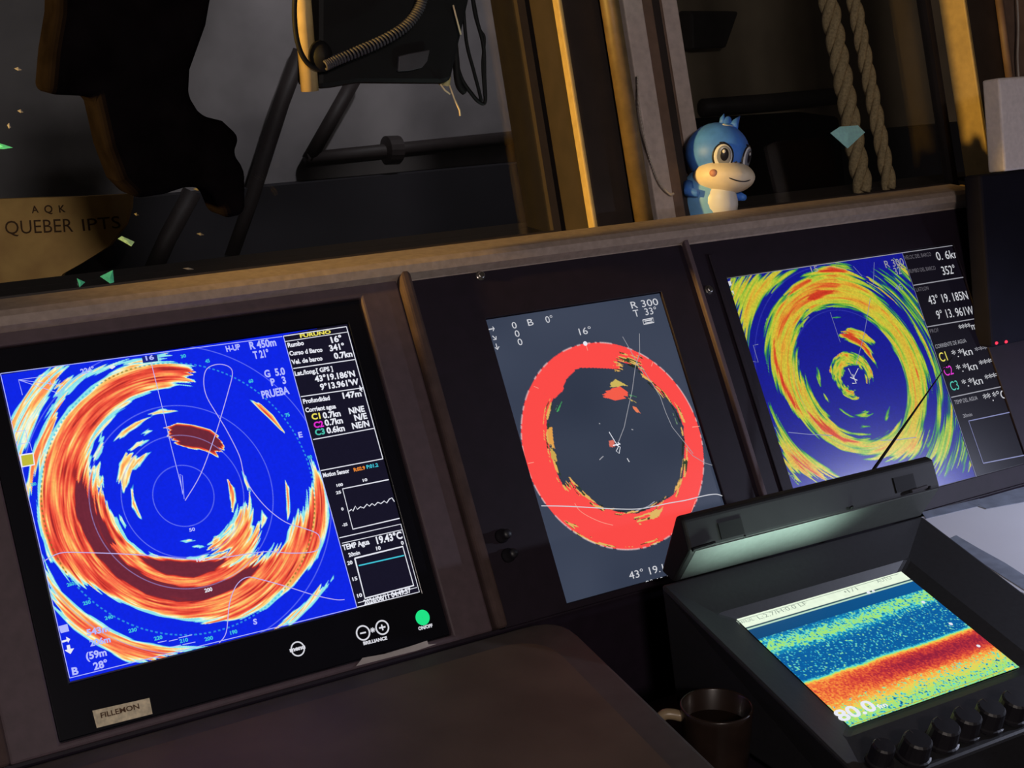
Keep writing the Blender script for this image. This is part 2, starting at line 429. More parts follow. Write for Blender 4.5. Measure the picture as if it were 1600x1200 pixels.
# ---- left sonar picture
LW, LH = 0.376, 0.3045
LC = con(287, 774.5)                      # own-ship position
LR = 0.03144                              # one range ring
def paint_left(a, b, P):
    x, y = proj(P)
    cu, cv = LC
    du, dv = a - cu, b - cv
    r = np.hypot(du, dv); th = np.arctan2(dv, du); rp = r / LR * 48.0
    thp = th + math.pi
    tn = thp / (2 * math.pi)
    rag = (vt(tn, 13, rp / 2.4, 11) - 0.5) * 30 + (vt(tn, 31, rp / 1.6, 12) - 0.5) * 20
    wob = (vt(tn, 57, rp / 14, 13) - 0.5) * 4.0 / 48 * LR
    sets = {}
    for g in (1.0, 0.4):
        a2, b2 = rotated(a, b, cu, cv, g * rag / np.maximum(rp, 25))
        sc = 1 + g * wob / np.maximum(r, 0.01)
        sets[g] = proj(U * (cu + (a2 - cu) * sc)[..., None] + V * (cv + (b2 - cv) * sc)[..., None])
    st = 0.34 * vt(tn, 19, rp / 5.0, 1) + 0.38 * vt(tn, 30, rp / 2.3, 2) + 0.28 * vt(tn, 48, rp / 1.4, 3)
    st = (st - 0.5) * 2.4
    I = np.zeros_like(rp)
    def blob(poly, level, soft=11.0, amp=0.30, cap=1.0, g=1.0):
        sd = poly_sd(*sets[g], poly)
        e = np.clip((sd + 1.0) / soft, 0, 1)
        v = np.minimum(e ** 0.7 * level + amp * st * (1.25 - 0.35 * e) * np.clip(e * 3, 0, 1), cap)
        v = np.where(sd > -1, np.maximum(v, 0.20 * np.clip((sd + 1) * 0.7, 0, 1) * (st > -0.9)), 0)
        np.maximum(I, v, out=I)
    outer = z40([(540, 190), (470, 172), (420, 170), (350, 180), (280, 208), (200, 262), (130, 335), (82, 405), (52, 475), (40, 560), (36, 650), (46, 740), (75, 810), (130, 865), (200, 905), (262, 930), (350, 972), (430, 1000), (540, 1022), (640, 1018), (700, 1003), (780, 972), (850, 915), (910, 855), (955, 785), (978, 705), (982, 620), (955, 545), (925, 490)])
    inner = z40([(925, 560), (905, 640), (880, 680), (850, 720), (835, 770), (760, 810), (690, 850), (620, 800), (560, 808), (480, 808), (400, 802), (345, 765), (302, 700), (272, 640), (240, 590), (218, 545), (208, 500), (218, 450), (245, 400), (285, 350), (340, 305), (400, 270), (460, 258), (530, 248)])
    blob(outer + inner, 0.57, 13, 0.32, 0.76)
    # saturated core
    z47 = zz(0, 469, 0.5208)
    core = z47([(224, 515), (214, 600), (235, 690), (280, 770), (350, 838), (430, 888), (520, 912), (610, 910), (690, 882), (765, 832), (800, 785), (745, 792), (680, 832), (600, 852), (520, 850), (440, 817), (380, 762), (332, 690), (297, 620), (268, 560), (252, 520)])
    blob(core, 0.97, 7, 0.13)
    core2 = z47([(385, 748), (430, 795), (500, 832), (580, 840), (650, 818), (700, 772), (620, 778), (540, 776), (460, 770)])
    blob(core2, 0.96, 7, 0.10, 1.0, 0.4)
    blob(z40([(150, 330), (210, 290), (250, 280), (210, 330), (170, 400), (130, 450), (120, 420)]), 0.74, 14, 0.22, 0.86)
    blob(z40([(90, 620), (130, 520), (140, 600), (160, 700), (210, 800), (280, 880), (230, 870), (150, 780), (105, 700)]), 0.64, 14, 0.22, 0.78)
    blob(z40([(380, 960), (500, 985), (620, 975), (740, 925), (820, 850), (860, 760), (880, 800), (820, 900), (740, 970), (600, 1005), (480, 1003)]), 0.66, 12, 0.22, 0.8)
    # thin rim and channel inside the core
    rim = poly_sd(*sets[0.4], z47([(330, 735), (380, 790), (450, 832), (540, 858), (620, 856), (700, 825), (760, 785), (790, 760), (740, 770), (690, 805), (620, 838), (540, 842), (460, 816), (400, 775), (350, 720)]))
    m_ = np.clip((rim + 2) / 4, 0, 1); I = I * (1 - m_) + (0.50 + 0.22 * st) * m_
    # lower right fan
    blob(z40([(600, 755), (660, 700), (685, 650), (730, 625), (735, 680), (755, 740), (745, 790), (690, 830), (620, 855), (640, 800), (600, 790)]), 0.46, 12, 0.34)
    # corner bands
    blob(z40([(55, 800), (95, 890), (170, 968), (260, 1030), (350, 1073), (440, 1093), (580, 1098), (480, 1120), (400, 1155), (330, 1145), (250, 1105), (170, 1050), (105, 985), (75, 920)]), 0.56, 14, 0.28, 0.74)
    blob(z1([(40, 760), (120, 600), (230, 440), (320, 375), (420, 360), (340, 520), (260, 640), (200, 800), (130, 960), (100, 900)]), 0.36, 8, 0.50, 0.48)
    blob(z1([(400, 430), (560, 385), (760, 335), (1050, 285), (1040, 330), (820, 345), (640, 390), (520, 450), (420, 560), (370, 560)]), 0.36, 7, 0.50, 0.62)
    blob(z1([(200, 900), (330, 600), (420, 520), (330, 760), (250, 950), (180, 1200), (150, 1200)]), 0.38, 7, 0.48, 0.52)
    blob(z4([(500, 885), (560, 850), (700, 730), (800, 630), (835, 665), (740, 770), (620, 865)]), 0.34, 7, 0.50, 0.6)
    # small returns
    blob(z1([(1035, 750), (1090, 726), (1200, 735), (1310, 765), (1365, 805), (1390, 890), (1350, 922), (1260, 892), (1150, 876), (1075, 825)]), 1.02, 6, 0.10, 1.0, 0.4)
    for pl, lv in (((z1([(930, 665), (1010, 635), (1110, 650), (1020, 668)])), 0.34), (z1([(715, 835), (760, 770), (850, 715), (940, 685), (880, 735), (780, 800)]), 0.45),
                   (z1([(890, 790), (920, 765), (955, 775), (910, 798)]), 0.24), (z1([(805, 890), (860, 840), (920, 835), (870, 880)]), 0.34),
                   (z1([(730, 1090), (745, 980), (790, 905), (850, 940), (935, 915), (880, 985), (820, 1030), (800, 1120), (775, 1180), (755, 1110)]), 0.36),
                   (z40([(343, 575), (352, 620), (378, 690), (365, 680), (342, 640)]), 0.50), (z2([(745, 100), (800, 180), (790, 195), (755, 140)]), 0.3),
                   (z2([(1125, 262), (1170, 252), (1215, 262), (1165, 275)]), 0.4), (z2([(1200, 298), (1240, 285), (1290, 292), (1250, 308)]), 0.28),
                   (z3([(360, 580), (420, 600), (500, 670), (575, 775), (550, 770), (450, 670)]), 0.60), (z3([(225, 1090), (262, 1110), (275, 1190), (262, 1280), (245, 1260)]), 0.58),
                   (z3([(310, 1020), (340, 1060), (365, 1155), (345, 1150)]), 0.4), (z3([(585, 1100), (610, 1140), (612, 1300), (595, 1340), (588, 1240)]), 0.42),
                   (z4([(430, 170), (455, 180), (465, 215), (440, 265), (425, 240)]), 0.27), (z1([(620, 860), (650, 740), (640, 900), (600, 960), (580, 930)]), 0.25),
                   (z1([(560, 1000), (610, 985), (640, 1060), (650, 1130), (600, 1110)]), 0.3), (z4([(855, 615), (885, 560), (880, 590)]), 0.2)):
        blob(pl, lv, 5, 0.25, 0.75, 0.4)
    I *= 1 + 0.05 * st
    img = cmap(I, [(0, (10, 36, 228)), (0.09, (10, 36, 228)), (0.14, (40, 140, 225)), (0.20, (150, 235, 235)), (0.26, (250, 250, 225)), (0.34, (252, 225, 140)), (0.43, (253, 180, 95)),
                   (0.52, (252, 125, 80)), (0.62, (238, 80, 60)), (0.72, (205, 55, 45)), (0.80, (150, 38, 42)), (0.88, (112, 40, 56)), (1.0, (108, 38, 54))])
    img *= (0.97 + 0.06 * vn(x / 3, y / 3, 40))[..., None]
    def stroke(d, wd, col, al=0.8):
        m = np.clip(wd / 2 + 0.5 - np.abs(d), 0, 1) * al
        img[:] = img * (1 - m[..., None]) + np.array(col, float) * m[..., None]
    for k in (1, 2, 3, 5.05):
        stroke(rp - 48 * k, 1.1, (165, 170, 255), 0.7)
    tick = (np.abs(((th * 180 / math.pi) % 2.0) - 1.0) < 0.5)
    m = np.clip(1.6 - np.abs(rp - 48 * 4.45), 0, 1) * tick * 0.75
    dial = np.where((I > 0.3)[..., None], np.array([120, 110, 40.]), np.array([60, 190, 225.]))
    img[:] = img * (1 - m[..., None]) + dial * m[..., None]
    # data column on the right
    pan = poly_sd(x, y, [(442.5, 524), (560, 500), (720, 905), (720, 990), (568.5, 990)]) > 0
    img[pan] = (20, 18, 36)
    img[pan] *= (0.96 + 0.08 * vn(x[pan] / 2, y[pan] / 2, 41))[:, None]
    return img

# ---- centre sonar picture
CC = np.array([0.6747, 0.193]); CRAD = 0.1271
def paint_centre(a, b, P):
    a = a + 0.5488; b = b + 0.0193
    x, y = proj(P)
    du, dv = a - CC[0], b - CC[1]
    r = np.hypot(du, dv); th = np.arctan2(dv, du); thp = th + math.pi; rp = r / CRAD * 150
    g = vn(x / 70, y / 70, 50)
    img = np.zeros(a.shape + (3,)); img[:] = (56, 64, 82)
    img += (g - 0.5)[..., None] * 10
    inside = rp < 149
    img[inside] = np.array([49, 57, 74]) + (g[inside] - 0.5)[:, None] * 8
    tn = thp / (2 * math.pi)
    rag = (vt(tn, 14, rp / 2.2, 51) - 0.5) * 9
    a2, b2 = rotated(a, b, CC[0], CC[1], rag / np.maximum(rp, 30))
    X, Y = proj(U * a2[..., None] + V * b2[..., None])
    hole = z5([(640, 625), (720, 618), (800, 622), (910, 625), (905, 575), (950, 590), (1020, 605), (1060, 660), (1130, 735), (1215, 815), (1270, 880), (1310, 980), (1320, 1080), (1315, 1200)]) + \
        z6([(1160, 80), (1145, 190), (1100, 280), (1040, 320), (960, 370), (860, 410), (740, 400), (640, 370), (560, 320), (500, 270), (455, 208), (405, 245), (370, 180), (340, 90), (325, 0)]) + \
        z5([(480, 1150), (460, 1060), (455, 960), (465, 880), (500, 810), (560, 760), (580, 690)])
    sdh = poly_sd(X, Y, hole)
    sdh0 = poly_sd(x, y, hole)
    red = inside & (sdh < 0)
    img[red] = (251, 74, 70)
    st = vt(tn, 44, rp / 2.0, 52)
    fr = inside & (np.abs(sdh + 0.5) < 4.5) & (st > 0.55)
    zone = (dv > 0.02) | (du > 0.03) | (du < -0.07)
    fr &= zone
    img[fr] = np.where((vt(tn, 76, rp / 1.5, 53)[fr] > 0.35)[:, None], np.array([226, 176, 92.]), np.array([40, 60, 34.]))
    fr2 = inside & (sdh0 > 0) & (sdh0 < 4) & (st < 0.22) & zone
    img[fr2] = (30, 38, 26)
    # outer fringe at the bottom, upper right patch
    for poly, thr in ((z6([(360, 430), (480, 480), (600, 580), (740, 620), (860, 615), (980, 560), (1010, 590), (860, 660), (720, 655), (560, 600), (430, 510)]), 0.56), (z5([(910, 490), (960, 480), (1060, 540), (1040, 600), (1000, 605), (915, 560)]), 0.45), (z6([(700, 380), (820, 400), (930, 380), (1040, 330), (1010, 420), (880, 480), (840, 430)]), 0.6)):
        z = (poly_sd(X, Y, poly) > 0) & inside & (st > thr)
        img[z] = np.where((vt(tn, 76, rp / 1.5, 54)[z] > 0.3)[:, None], np.array([222, 180, 96.]), np.array([44, 66, 36.]))
    def patch(poly, col, n=0.0):
        z = poly_sd(X, Y, poly) > 0
        img[z] = col
    patch(z5([(845, 740), (890, 690), (970, 735), (940, 735)]), (205, 180, 90))
    patch(z5([(805, 800), (850, 745), (920, 735), (970, 780), (940, 805), (890, 825)]), (243, 92, 72))
    patch(z5([(980, 815), (1040, 850), (985, 825)]), (205, 180, 90)); patch(z5([(985, 850), (1010, 860), (1045, 905), (1015, 895)]), (235, 125, 85))
    patch(z5([(460, 1000), (490, 1005), (505, 1110), (470, 1100)]), (225, 160, 75)); patch(z5([(480, 1130), (510, 1140), (520, 1200), (490, 1200)]), (200, 165, 80))
    patch(z5([(520, 890), (565, 805), (545, 850), (530, 890)]), (70, 175, 95)); patch(z5([(505, 895), (520, 860), (512, 890)]), (70, 150, 90))
    patch(z5([(975, 790), (1020, 795), (985, 800)]), (80, 170, 95)); patch(z5([(1245, 900), (1275, 970), (1268, 975)]), (110, 140, 110))
    patch(z5([(845, 1075), (875, 1070), (885, 1110), (850, 1115)]), (215, 110, 95))
    m = np.clip(1.5 - np.abs(rp - 149), 0, 1) * (vt(tn, 190, tn * 0, 55) > 0.45) * 0.7
    img[:] = img * (1 - m[..., None]) + np.array([235, 205, 205.]) * m[..., None]
    return img

# ---- right sonar picture
RC = con(1331, 592)
def paint_right(a, b, P):
    a = a + 0.9145; b = b + 0.0139
    x, y = proj(P)
    cu, cv = RC
    du, dv = a - cu, b - cv
    r = np.hypot(du, dv); th = np.arctan2(dv, du); rp = r / LR * 40; thp = th + math.pi
    tn = thp / (2 * math.pi)
    rag = (vt(tn, 11, rp / 2.2, 61) - 0.5) * 52 + (vt(tn, 29, rp / 1.5, 62) - 0.5) * 26
    sets = {}
    for g in (1.0, 0.35):
        a2, b2 = rotated(a, b, cu, cv, g * rag / np.maximum(rp, 20))
        sets[g] = proj(U * a2[..., None] + V * b2[..., None])
    st = 0.34 * vt(tn, 15, rp / 5, 63) + 0.38 * vt(tn, 26, rp / 2.3, 64) + 0.28 * vt(tn, 44, rp / 1.5, 65)
    st = (st - 0.5) * 2.6
    I = np.zeros_like(rp)
    def blob(poly, level, soft=9.0, amp=0.3, g=1.0):
        sd = poly_sd(*sets[g], poly)
        e = np.clip((sd + 1) / soft, 0, 1)
        np.maximum(I, np.where(sd > -1, e ** 0.5 * level + amp * st * (1.5 - 0.75 * e), 0), out=I)
    o = z7([(430, 300), (500, 215), (600, 180), (720, 160), (770, 230), (850, 300), (935, 390), (1005, 470), (1065, 560), (1110, 650), (1135, 760), (1120, 860), (1100, 960), (1120, 1060), (1050, 1150), (900, 1145), (800, 1130), (700, 1110), (600, 1050), (500, 960), (420, 860), (355, 760), (310, 640), (300, 520), (325, 420), (380, 330)])
    i = z7([(500, 430), (465, 600), (480, 700), (530, 800), (600, 900), (680, 985), (760, 1035), (850, 1040), (930, 1005), (1000, 950), (1012, 860), (1002, 740), (960, 620), (900, 520), (810, 430), (720, 390), (620, 380), (540, 415)])
    blob(o + [o[0]] + [i[0]] + i[1:] + [i[0]], 0.52, 14, 0.29)
    for pl, lv in ((z7([(385, 470), (360, 560), (380, 680), (420, 780), (480, 890), (450, 890), (385, 780), (345, 660), (340, 560)]), 0.86), (z7([(400, 320), (450, 270), (530, 225), (545, 265), (450, 320)]), 0.80),
                   (z7([(540, 200), (640, 175), (730, 200), (690, 218), (600, 215)]), 0.88), (z7([(500, 330), (570, 285), (690, 300), (620, 330), (540, 365)]), 0.86), (z7([(490, 400), (540, 370), (600, 350), (540, 400)]), 0.75),
                   (z7([(500, 890), (600, 960), (700, 1030), (790, 1060), (720, 1075), (600, 1020), (520, 930)]), 0.82), (z7([(1040, 660), (1075, 700), (1090, 770), (1060, 740)]), 0.78), (z7([(1035, 840), (1050, 880), (1040, 930), (1028, 900)]), 0.74),
                   (z7([(905, 430), (950, 480), (990, 550), (940, 500)]), 0.62)):
        blob(pl, lv + 0.06, 6, 0.22, 0.35)
    for pl in (z7([(330, 560), (350, 440), (420, 330), (520, 240), (640, 190), (730, 185), (690, 240), (700, 310), (600, 350), (500, 410), (420, 480), (390, 560), (400, 680), (460, 800), (520, 900), (640, 990), (800, 1060), (720, 1085), (580, 1030), (470, 930), (390, 820), (340, 700)]), z7([(1000, 540), (1060, 600), (1100, 720), (1095, 860), (1060, 960), (1030, 930), (1050, 800), (1040, 680)]), z7([(360, 940), (450, 1060), (560, 1150), (640, 1200), (480, 1200)])):
        blob(pl, 0.66, 12, 0.26, 0.35)
    blob(z7([(100, 240), (300, 215), (480, 190), (400, 260), (310, 330), (250, 430), (230, 560), (190, 500), (150, 380)]), 0.47, 9, 0.30)
    blob(z7([(330, 880), (390, 985), (470, 1080), (570, 1160), (680, 1230), (420, 1230)]), 0.56, 8, 0.24); blob(z7([(400, 1060), (480, 1130), (560, 1200), (470, 1200)]), 0.80, 7, 0.15)
    blob(z7([(840, 280), (900, 200), (1000, 160), (1060, 290), (1100, 440), (1180, 640), (1250, 850), (1330, 1080), (1360, 1200), (1180, 1200), (1210, 1000), (1180, 820), (1130, 630), (1020, 430), (930, 330)]), 0.22, 8, 0.50)
    blob(z7([(1090, 480), (1140, 560), (1160, 700), (1150, 900), (1120, 1080), (1180, 1100), (1200, 900), (1180, 700)]), 0.16, 8, 0.42)
    blob(z7([(1080, 1190), (1130, 1100), (1180, 1000), (1230, 900), (1260, 1000), (1200, 1190)]), 0.36, 8, 0.36)
    blob(z7([(630, 690), (650, 640), (710, 600), (790, 625), (840, 700), (845, 750), (810, 740), (790, 690), (740, 670), (700, 700), (690, 760), (740, 795), (765, 850), (710, 830), (655, 770)]), 0.46, 6, 0.40, 0.35)
    blob(z7([(715, 800), (750, 800), (760, 830), (735, 830)]), 0.75, 5, 0.2, 0.35)
    blob(z7([(675, 540), (720, 485), (790, 505), (855, 560), (850, 580), (790, 555), (720, 550)]), 0.60, 6, 0.30, 0.35)
    blob(z7([(680, 525), (730, 500), (790, 545), (830, 600), (868, 690), (840, 650), (790, 585), (720, 550)]), 0.90, 5, 0.15, 0.35)
    for pl in ([(760, 925), (800, 905), (838, 918), (805, 942)], [(680, 895), (720, 915), (755, 935), (715, 930)], [(755, 985), (800, 970), (835, 978), (790, 992)], [(562, 680), (578, 700), (578, 775), (568, 750)], [(900, 960), (920, 900), (930, 880), (925, 940)],
               [(570, 870), (600, 890), (640, 930), (610, 920)], [(600, 440), (680, 432), (640, 440)], [(600, 820), (625, 850), (612, 850)], [(720, 1010), (850, 1020), (760, 1024)], [(480, 480), (500, 440), (505, 470)]):
        blob(z7(pl), 0.42, 4, 0.25, 0.35)
    img = cmap(I, [(0, (16, 20, 140)), (0.10, (16, 20, 140)), (0.17, (20, 70, 120)), (0.24, (48, 145, 70)), (0.34, (140, 185, 55)), (0.46, (198, 195, 58)), (0.58, (214, 175, 52)), (0.70, (216, 120, 42)), (0.82, (206, 70, 34)), (1.0, (196, 50, 30))])
    img *= (0.93 + 0.14 * vn(x / 1.7, y / 1.7, 66))[..., None]
    for k in (3.05, 5.0):
        m = np.clip(1.0 - np.abs(rp - 40 * k), 0, 1) * 0.35
        img[:] = img * (1 - m[..., None]) + np.array([130, 140, 230.]) * m[..., None]
    pan = poly_sd(x, y, [(1409, 396), (1510, 370), (1640, 700), (1640, 740), (1524, 745)]) > 0
    img[pan] = (14, 11, 20)
    return img

# ---- echo sounder picture
def paint_sounder(a, b, P):
    u = a / SW; v = b / SH
    n1 = vn(u * 150, v * 110, 71); n2 = vn(u * 60, v * 48, 72); n3 = vn(u * 210, v * 150, 73)
    sp = np.maximum(n1 * 0.75 + n3 * 0.25, 0)
    I = np.full(u.shape, 0.12)
    I -= 0.05 * np.clip((0.2 - v) / 0.05, 0, 1)
    band = np.exp(-((v - 0.275 - 0.02 * np.sin(u * 5)) / 0.055) ** 2)
    I += np.minimum(band * (sp * 1.0 - 0.16) * (0.75 + 0.5 * n2), 0.36)
    mid = (v > 0.2) & (v < 0.63)
    I += mid * np.clip(sp - 0.66, 0, 1) * 1.6
    I = np.minimum(I, 0.44)
    edge = 0.615 + 0.012 * (vn(u * 9, u * 0, 74) - 0.5) - 0.01 * u
    t = v - edge
    ramp = np.interp(t, [-0.03, -0.006, 0.012, 0.04, 0.10, 0.16, 0.21, 0.27, 0.33, 0.40], [0.0, 0.30, 0.62, 0.84, 0.97, 0.86, 0.70, 0.56, 0.47, 0.42])
    # towards the left (older pings) the hard core fades to orange
    fade = np.clip((0.55 - u) / 0.5, 0, 1)
    ramp -= np.clip(ramp - 0.68, 0, 1) * fade * 0.75
    low = t > -0.03
    spk = np.where(t < 0.2, (sp - 0.5) * 0.24, -np.clip(n1 - 0.60, 0, 1) * 1.1 * (0.5 + n2) + (n3 - 0.5) * 0.12)
    I = np.where(low, np.maximum(I * (t < 0), ramp + spk), I)
    I = np.where((v < 0.20) & (v > 0.1), 0.05 + 0.05 * u, I)
    img = cmap(I, [(0, (6, 50, 100)), (0.06, (8, 74, 124)), (0.12, (4, 92, 158)), (0.22, (20, 150, 190)), (0.34, (110, 225, 215)), (0.42, (150, 228, 130)), (0.50, (195, 225, 95)), (0.58, (246, 205, 85)), (0.66, (250, 165, 70)), (0.76, (238, 105, 55)), (0.86, (200, 55, 55)), (0.97, (150, 32, 58)), (1.2, (125, 24, 50))])
    bar = v < 0.085
    img[bar] = np.array([236, 250, 226]) * (0.97 + 0.04 * n2[bar])[:, None]
    img[(v > 0.085) & (v < 0.098)] = (40, 74, 90); img[(v >= 0.098) & (v < 0.108)] = (190, 225, 200)
    return img

# ------------------------------------------------------------------ the setting
fl = MB(); box(fl, -2.2, 2.6, -3.2, 0.2, -1.10, -1.05); tag(fl.build('floor', mat('floor_dark', (0.05, 0.045, 0.04), 0.7)), 'dark wheelhouse floor under the console', None, kind='structure')

# window sill along the console's top edge
sill = MB()
prof = [(0.016, 0.036), (0.009, 0.046), (0.011, 0.055), (0.018, 0.0595), (0.025, 0.060), (0.066, 0.060), (0.071, 0.058), (0.072, 0.030), (0.016, 0.030)]
sill.prism([(-0.9, y, z) for y, z in prof], (2.305, 0, 0))
sl = sill.build('trim_1', M_SILL); tag(sl, 'brown grey window sill running above the three monitors', kind='structure')
ec = MB(); box(ec, 1.405, 1.4115, 0.010, 0.05, 0.040, 0.0608); ec.build('end_cap', M_BRASS, sl, bevel=0.001)

shf = MB(); box(shf, -0.9, 1.60, 0.0725, 0.244, 0.012, 0.030)
tag(shf.build('trim_11', M_DARKW), 'dark low shelf between the sill and the window glass', kind='structure')

# wall below the sill, behind the console
wl = MB(); box(wl, -0.9, 2.4, 0.245, 0.285, -1.05, 0.030)
tag(wl.build('wall_front', M_DARKW), 'dark front wall of the wheelhouse below the windows', kind='structure')

# window posts
def post(name, x0, x1, d0, d1, m, label, s0=-0.03, s1=0.75, bev=0.002):
    b = MB(); wbox(b, x0, x1, s0, s1, d0, d1)
    return tag(b.build(name, m, bevel=bev), label, kind='structure')
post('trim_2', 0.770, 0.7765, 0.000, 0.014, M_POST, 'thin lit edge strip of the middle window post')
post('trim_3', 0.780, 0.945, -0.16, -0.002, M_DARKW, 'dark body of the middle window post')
gp = MB(); gp.tube([wpt(0.851, -0.04, 0.012), wpt(0.851, 0.75, 0.012)], 0.0125, 20)
tag(gp.build('trim_4', mat('pipe_paint', (0.13, 0.085, 0.036), 0.5, var=0.2, scale=60), smooth=True), 'round vertical pipe on the middle window post', kind='structure')
post('trim_5', 0.874, 0.905, -0.002, 0.012, M_PINK, 'left grey strip of the middle window post')
post('trim_6', 0.905, 0.926, -0.002, 0.006, M_BROWN, 'brown strip between the two grey strips of the window post')
post('trim_7', 0.969, 1.006, -0.14, -0.040, M_PINK, 'right grey strip of the middle window post beside the toy')
post('trim_8', 0.9735, 0.9785, -0.041, -0.039, M_BROWN, 'narrow seam on the right grey strip of the window post')
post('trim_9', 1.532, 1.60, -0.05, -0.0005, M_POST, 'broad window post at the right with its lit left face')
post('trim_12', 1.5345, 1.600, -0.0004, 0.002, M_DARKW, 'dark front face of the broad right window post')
post('trim_10', 1.603, 1.75, -0.07, -0.002, M_BROWN, 'brown panel at the far right of the windows')

def window(name, x0, x1, s0, s1, d, label):
    e = empty(name, wpt((x0 + x1) / 2, s0, d), label, None, kind='structure')
    fr = MB(); t = 0.012
    wbox(fr, x0, x1, s0, s0 + t, d - 0.012, d + 0.006); wbox(fr, x0, x1, s1 - t, s1, d - 0.012, d + 0.006)
    wbox(fr, x0, x0 + t, s0 + t, s1 - t, d - 0.012, d + 0.006); wbox(fr, x1 - t, x1, s0 + t, s1 - t, d - 0.012, d + 0.006)
    fr.build('window_frame', M_DARKW, e)
    g = MB(); wbox(g, x0 + t, x1 - t, s0 + t, s1 - t, d - 0.006, d - 0.002); g.build('pane', GLASS, e)
    return e
window('window_1', -0.88, 0.772, -0.012, 0.78, -0.070, 'large left wheelhouse window looking onto the dark deck')
window('window_2', 1.008, 1.531, -0.012, 0.78, -0.070, 'right wheelhouse window behind the toy and the rope')

# outside: bulkhead and deck
bw = MB(); box(bw, -1.2, 1.82, 1.5, 1.56, -0.082, 2.0)
tag(bw.build('wall_outside', M_WALLO), 'grey painted bulkhead outside beyond the left window', kind='structure')
bk = MB(); box(bk, -1.2, 4.2, 1.47, 1.56, -0.75, -0.0825)
tag(bk.build('baseboard_outside', M_DECKO), 'dark lower band of the bulkhead outside', kind='structure')
dk = MB(); box(dk, -1.2, 4.2, 0.29, 1.6, -0.80, -0.751)
tag(dk.build('floor_outside', M_DECKO), 'dark deck outside the windows', kind='structure')
br = MB(); box(br, 1.83, 4.2, 1.5, 1.56, -0.082, 2.0)
tag(br.build('wall_far', mat('far_bulkhead', (0.26, 0.20, 0.135), 0.8, var=0.2, scale=6)), 'dim brown bulkhead outside beyond the right window', kind='structure')

def outpipe(pts, r, Y=1.475):
    return [hit(x, y, (0, Y, 0), np.array([0, 1.0, 0])) for x, y in pts]
rail = empty('rail_shadow', outpipe([(485, 248)], 0)[0], 'dark horizontal bar standing in for a rail shadow on the bulkhead outside', 'rail')  # dark bars modelled in place of soft rail shadows
t_ = MB(); t_.tube(outpipe([(478, 249), (620, 234), (880, 207)], 0), 0.0155, 12); t_.build('shadow_bar', M_OUTDARK, rail, True)
t_ = MB(); t_.tube(outpipe([(556, 120), (482, 250)], 0), 0.0155, 12); t_.build('shadow_slant', M_OUTDARK, rail, True)
c_ = outpipe([(613, 233)], 0)[0]
t_ = MB(); t_.lathe(c_ + np.array([-0.022, 0, 0]), (1, 0, -0.04), [(0.012, 0), (0.030, 0.006), (0.030, 0.038), (0.012, 0.044)], 16); t_.build('shadow_disc', M_OUTDARK, rail)
t_ = MB(); t_.tube(outpipe([(470, 80), (440, 160), (392, 310), (360, 400)], 0), 0.017, 12)
tag(t_.build('slant_bar', M_OUTDARK, smooth=True), 'dark slanting bar standing in for a shadow, left of the horizontal one', 'pipe')
t_ = MB(); t_.tube(outpipe([(300, 300), (262, 370), (235, 430)], 0, 1.47), 0.020, 12)
tag(t_.build('slant_bar', M_OUTDARK, smooth=True), 'short dark slanting bar standing in for a shadow, beside the tan lettered board', 'pipe')
t_ = MB(); t_.tube(outpipe([(1098, 168), (1200, 160), (1310, 150)], 0, 1.475), 0.022, 12)
tag(t_.build('far_rail', M_OUTDARK, smooth=True), 'dark rail outside beyond the right window', 'rail')
t_ = MB(); q = [hit(x, y, (0, 1.43, 0), np.array([0, 1.0, 0])) for x, y in ((1080, 18), (1155, 18), (1135, 75), (1082, 78))]; t_.prism(q, (0, 0.05, 0))
tag(t_.build('vent_box', M_OUTDARK, bevel=0.006), 'dark square fitting high on the far bulkhead', 'vent')
t_ = MB(); q = [hit(x, y, (0, 1.30, 0), np.array([0, 1.0, 0])) for x, y in ((1100, 196), (1312, 182), (1330, 360), (1090, 385))]; t_.prism(q, (0, 0.15, 0))
tag(t_.build('deck_locker', M_MATTEBLACK, bevel=0.01), 'black deck locker outside below the turquoise glint', 'locker')

# tan board with lettering
SN = np.array([-0.50, -0.84, 0.10]); SN /= np.linalg.norm(SN); SP0 = np.array([0.28, 0.62, 0.0])
sgt = empty('lettered_board', hit(100, 470, SP0, SN), 'tan board with faint lettering outside the left window', 'board')
t_ = MB(); q = [hit(x, y, SP0, SN) for x, y in ((-60, 313), (60, 309), (130, 307), (204, 303), (203, 325), (195, 352), (170, 385), (130, 410), (98, 428), (75, 460), (60, 490), (-60, 490))]
t_.prism(q, -SN * 0.02); t_.build('board', M_SIGN, sgt)
sr = np.cross(SN, [0, 0, 1]); sr /= np.linalg.norm(sr)
if sr @ CR < 0: sr = -sr
sdn = np.cross(SN, sr)
if sdn[2] > 0: sdn = -sdn
L = Lettering(lambda x, y: np.array([(hit(x, y, SP0, SN) - SP0) @ sr, (hit(x, y, SP0, SN) - SP0) @ sdn]), lambda a, b, l: SP0 + sr * a + sdn * b + SN * l, 0.0006)
L.text('A', (50, 333), (61, 332), 11, 's'); L.text('Q', (70, 333), (83, 332), 12, 's'); L.text('K', (93, 332), (103, 331), 11, 's')
L.text('QUEBER', (9, 366), (115, 362), 21, 's', 0.0); L.text('IPTS', (130, 361), (189, 356), 19, 's', 0.0)
L.build(sgt, {'s': M_SIGNT}, 'lettering')

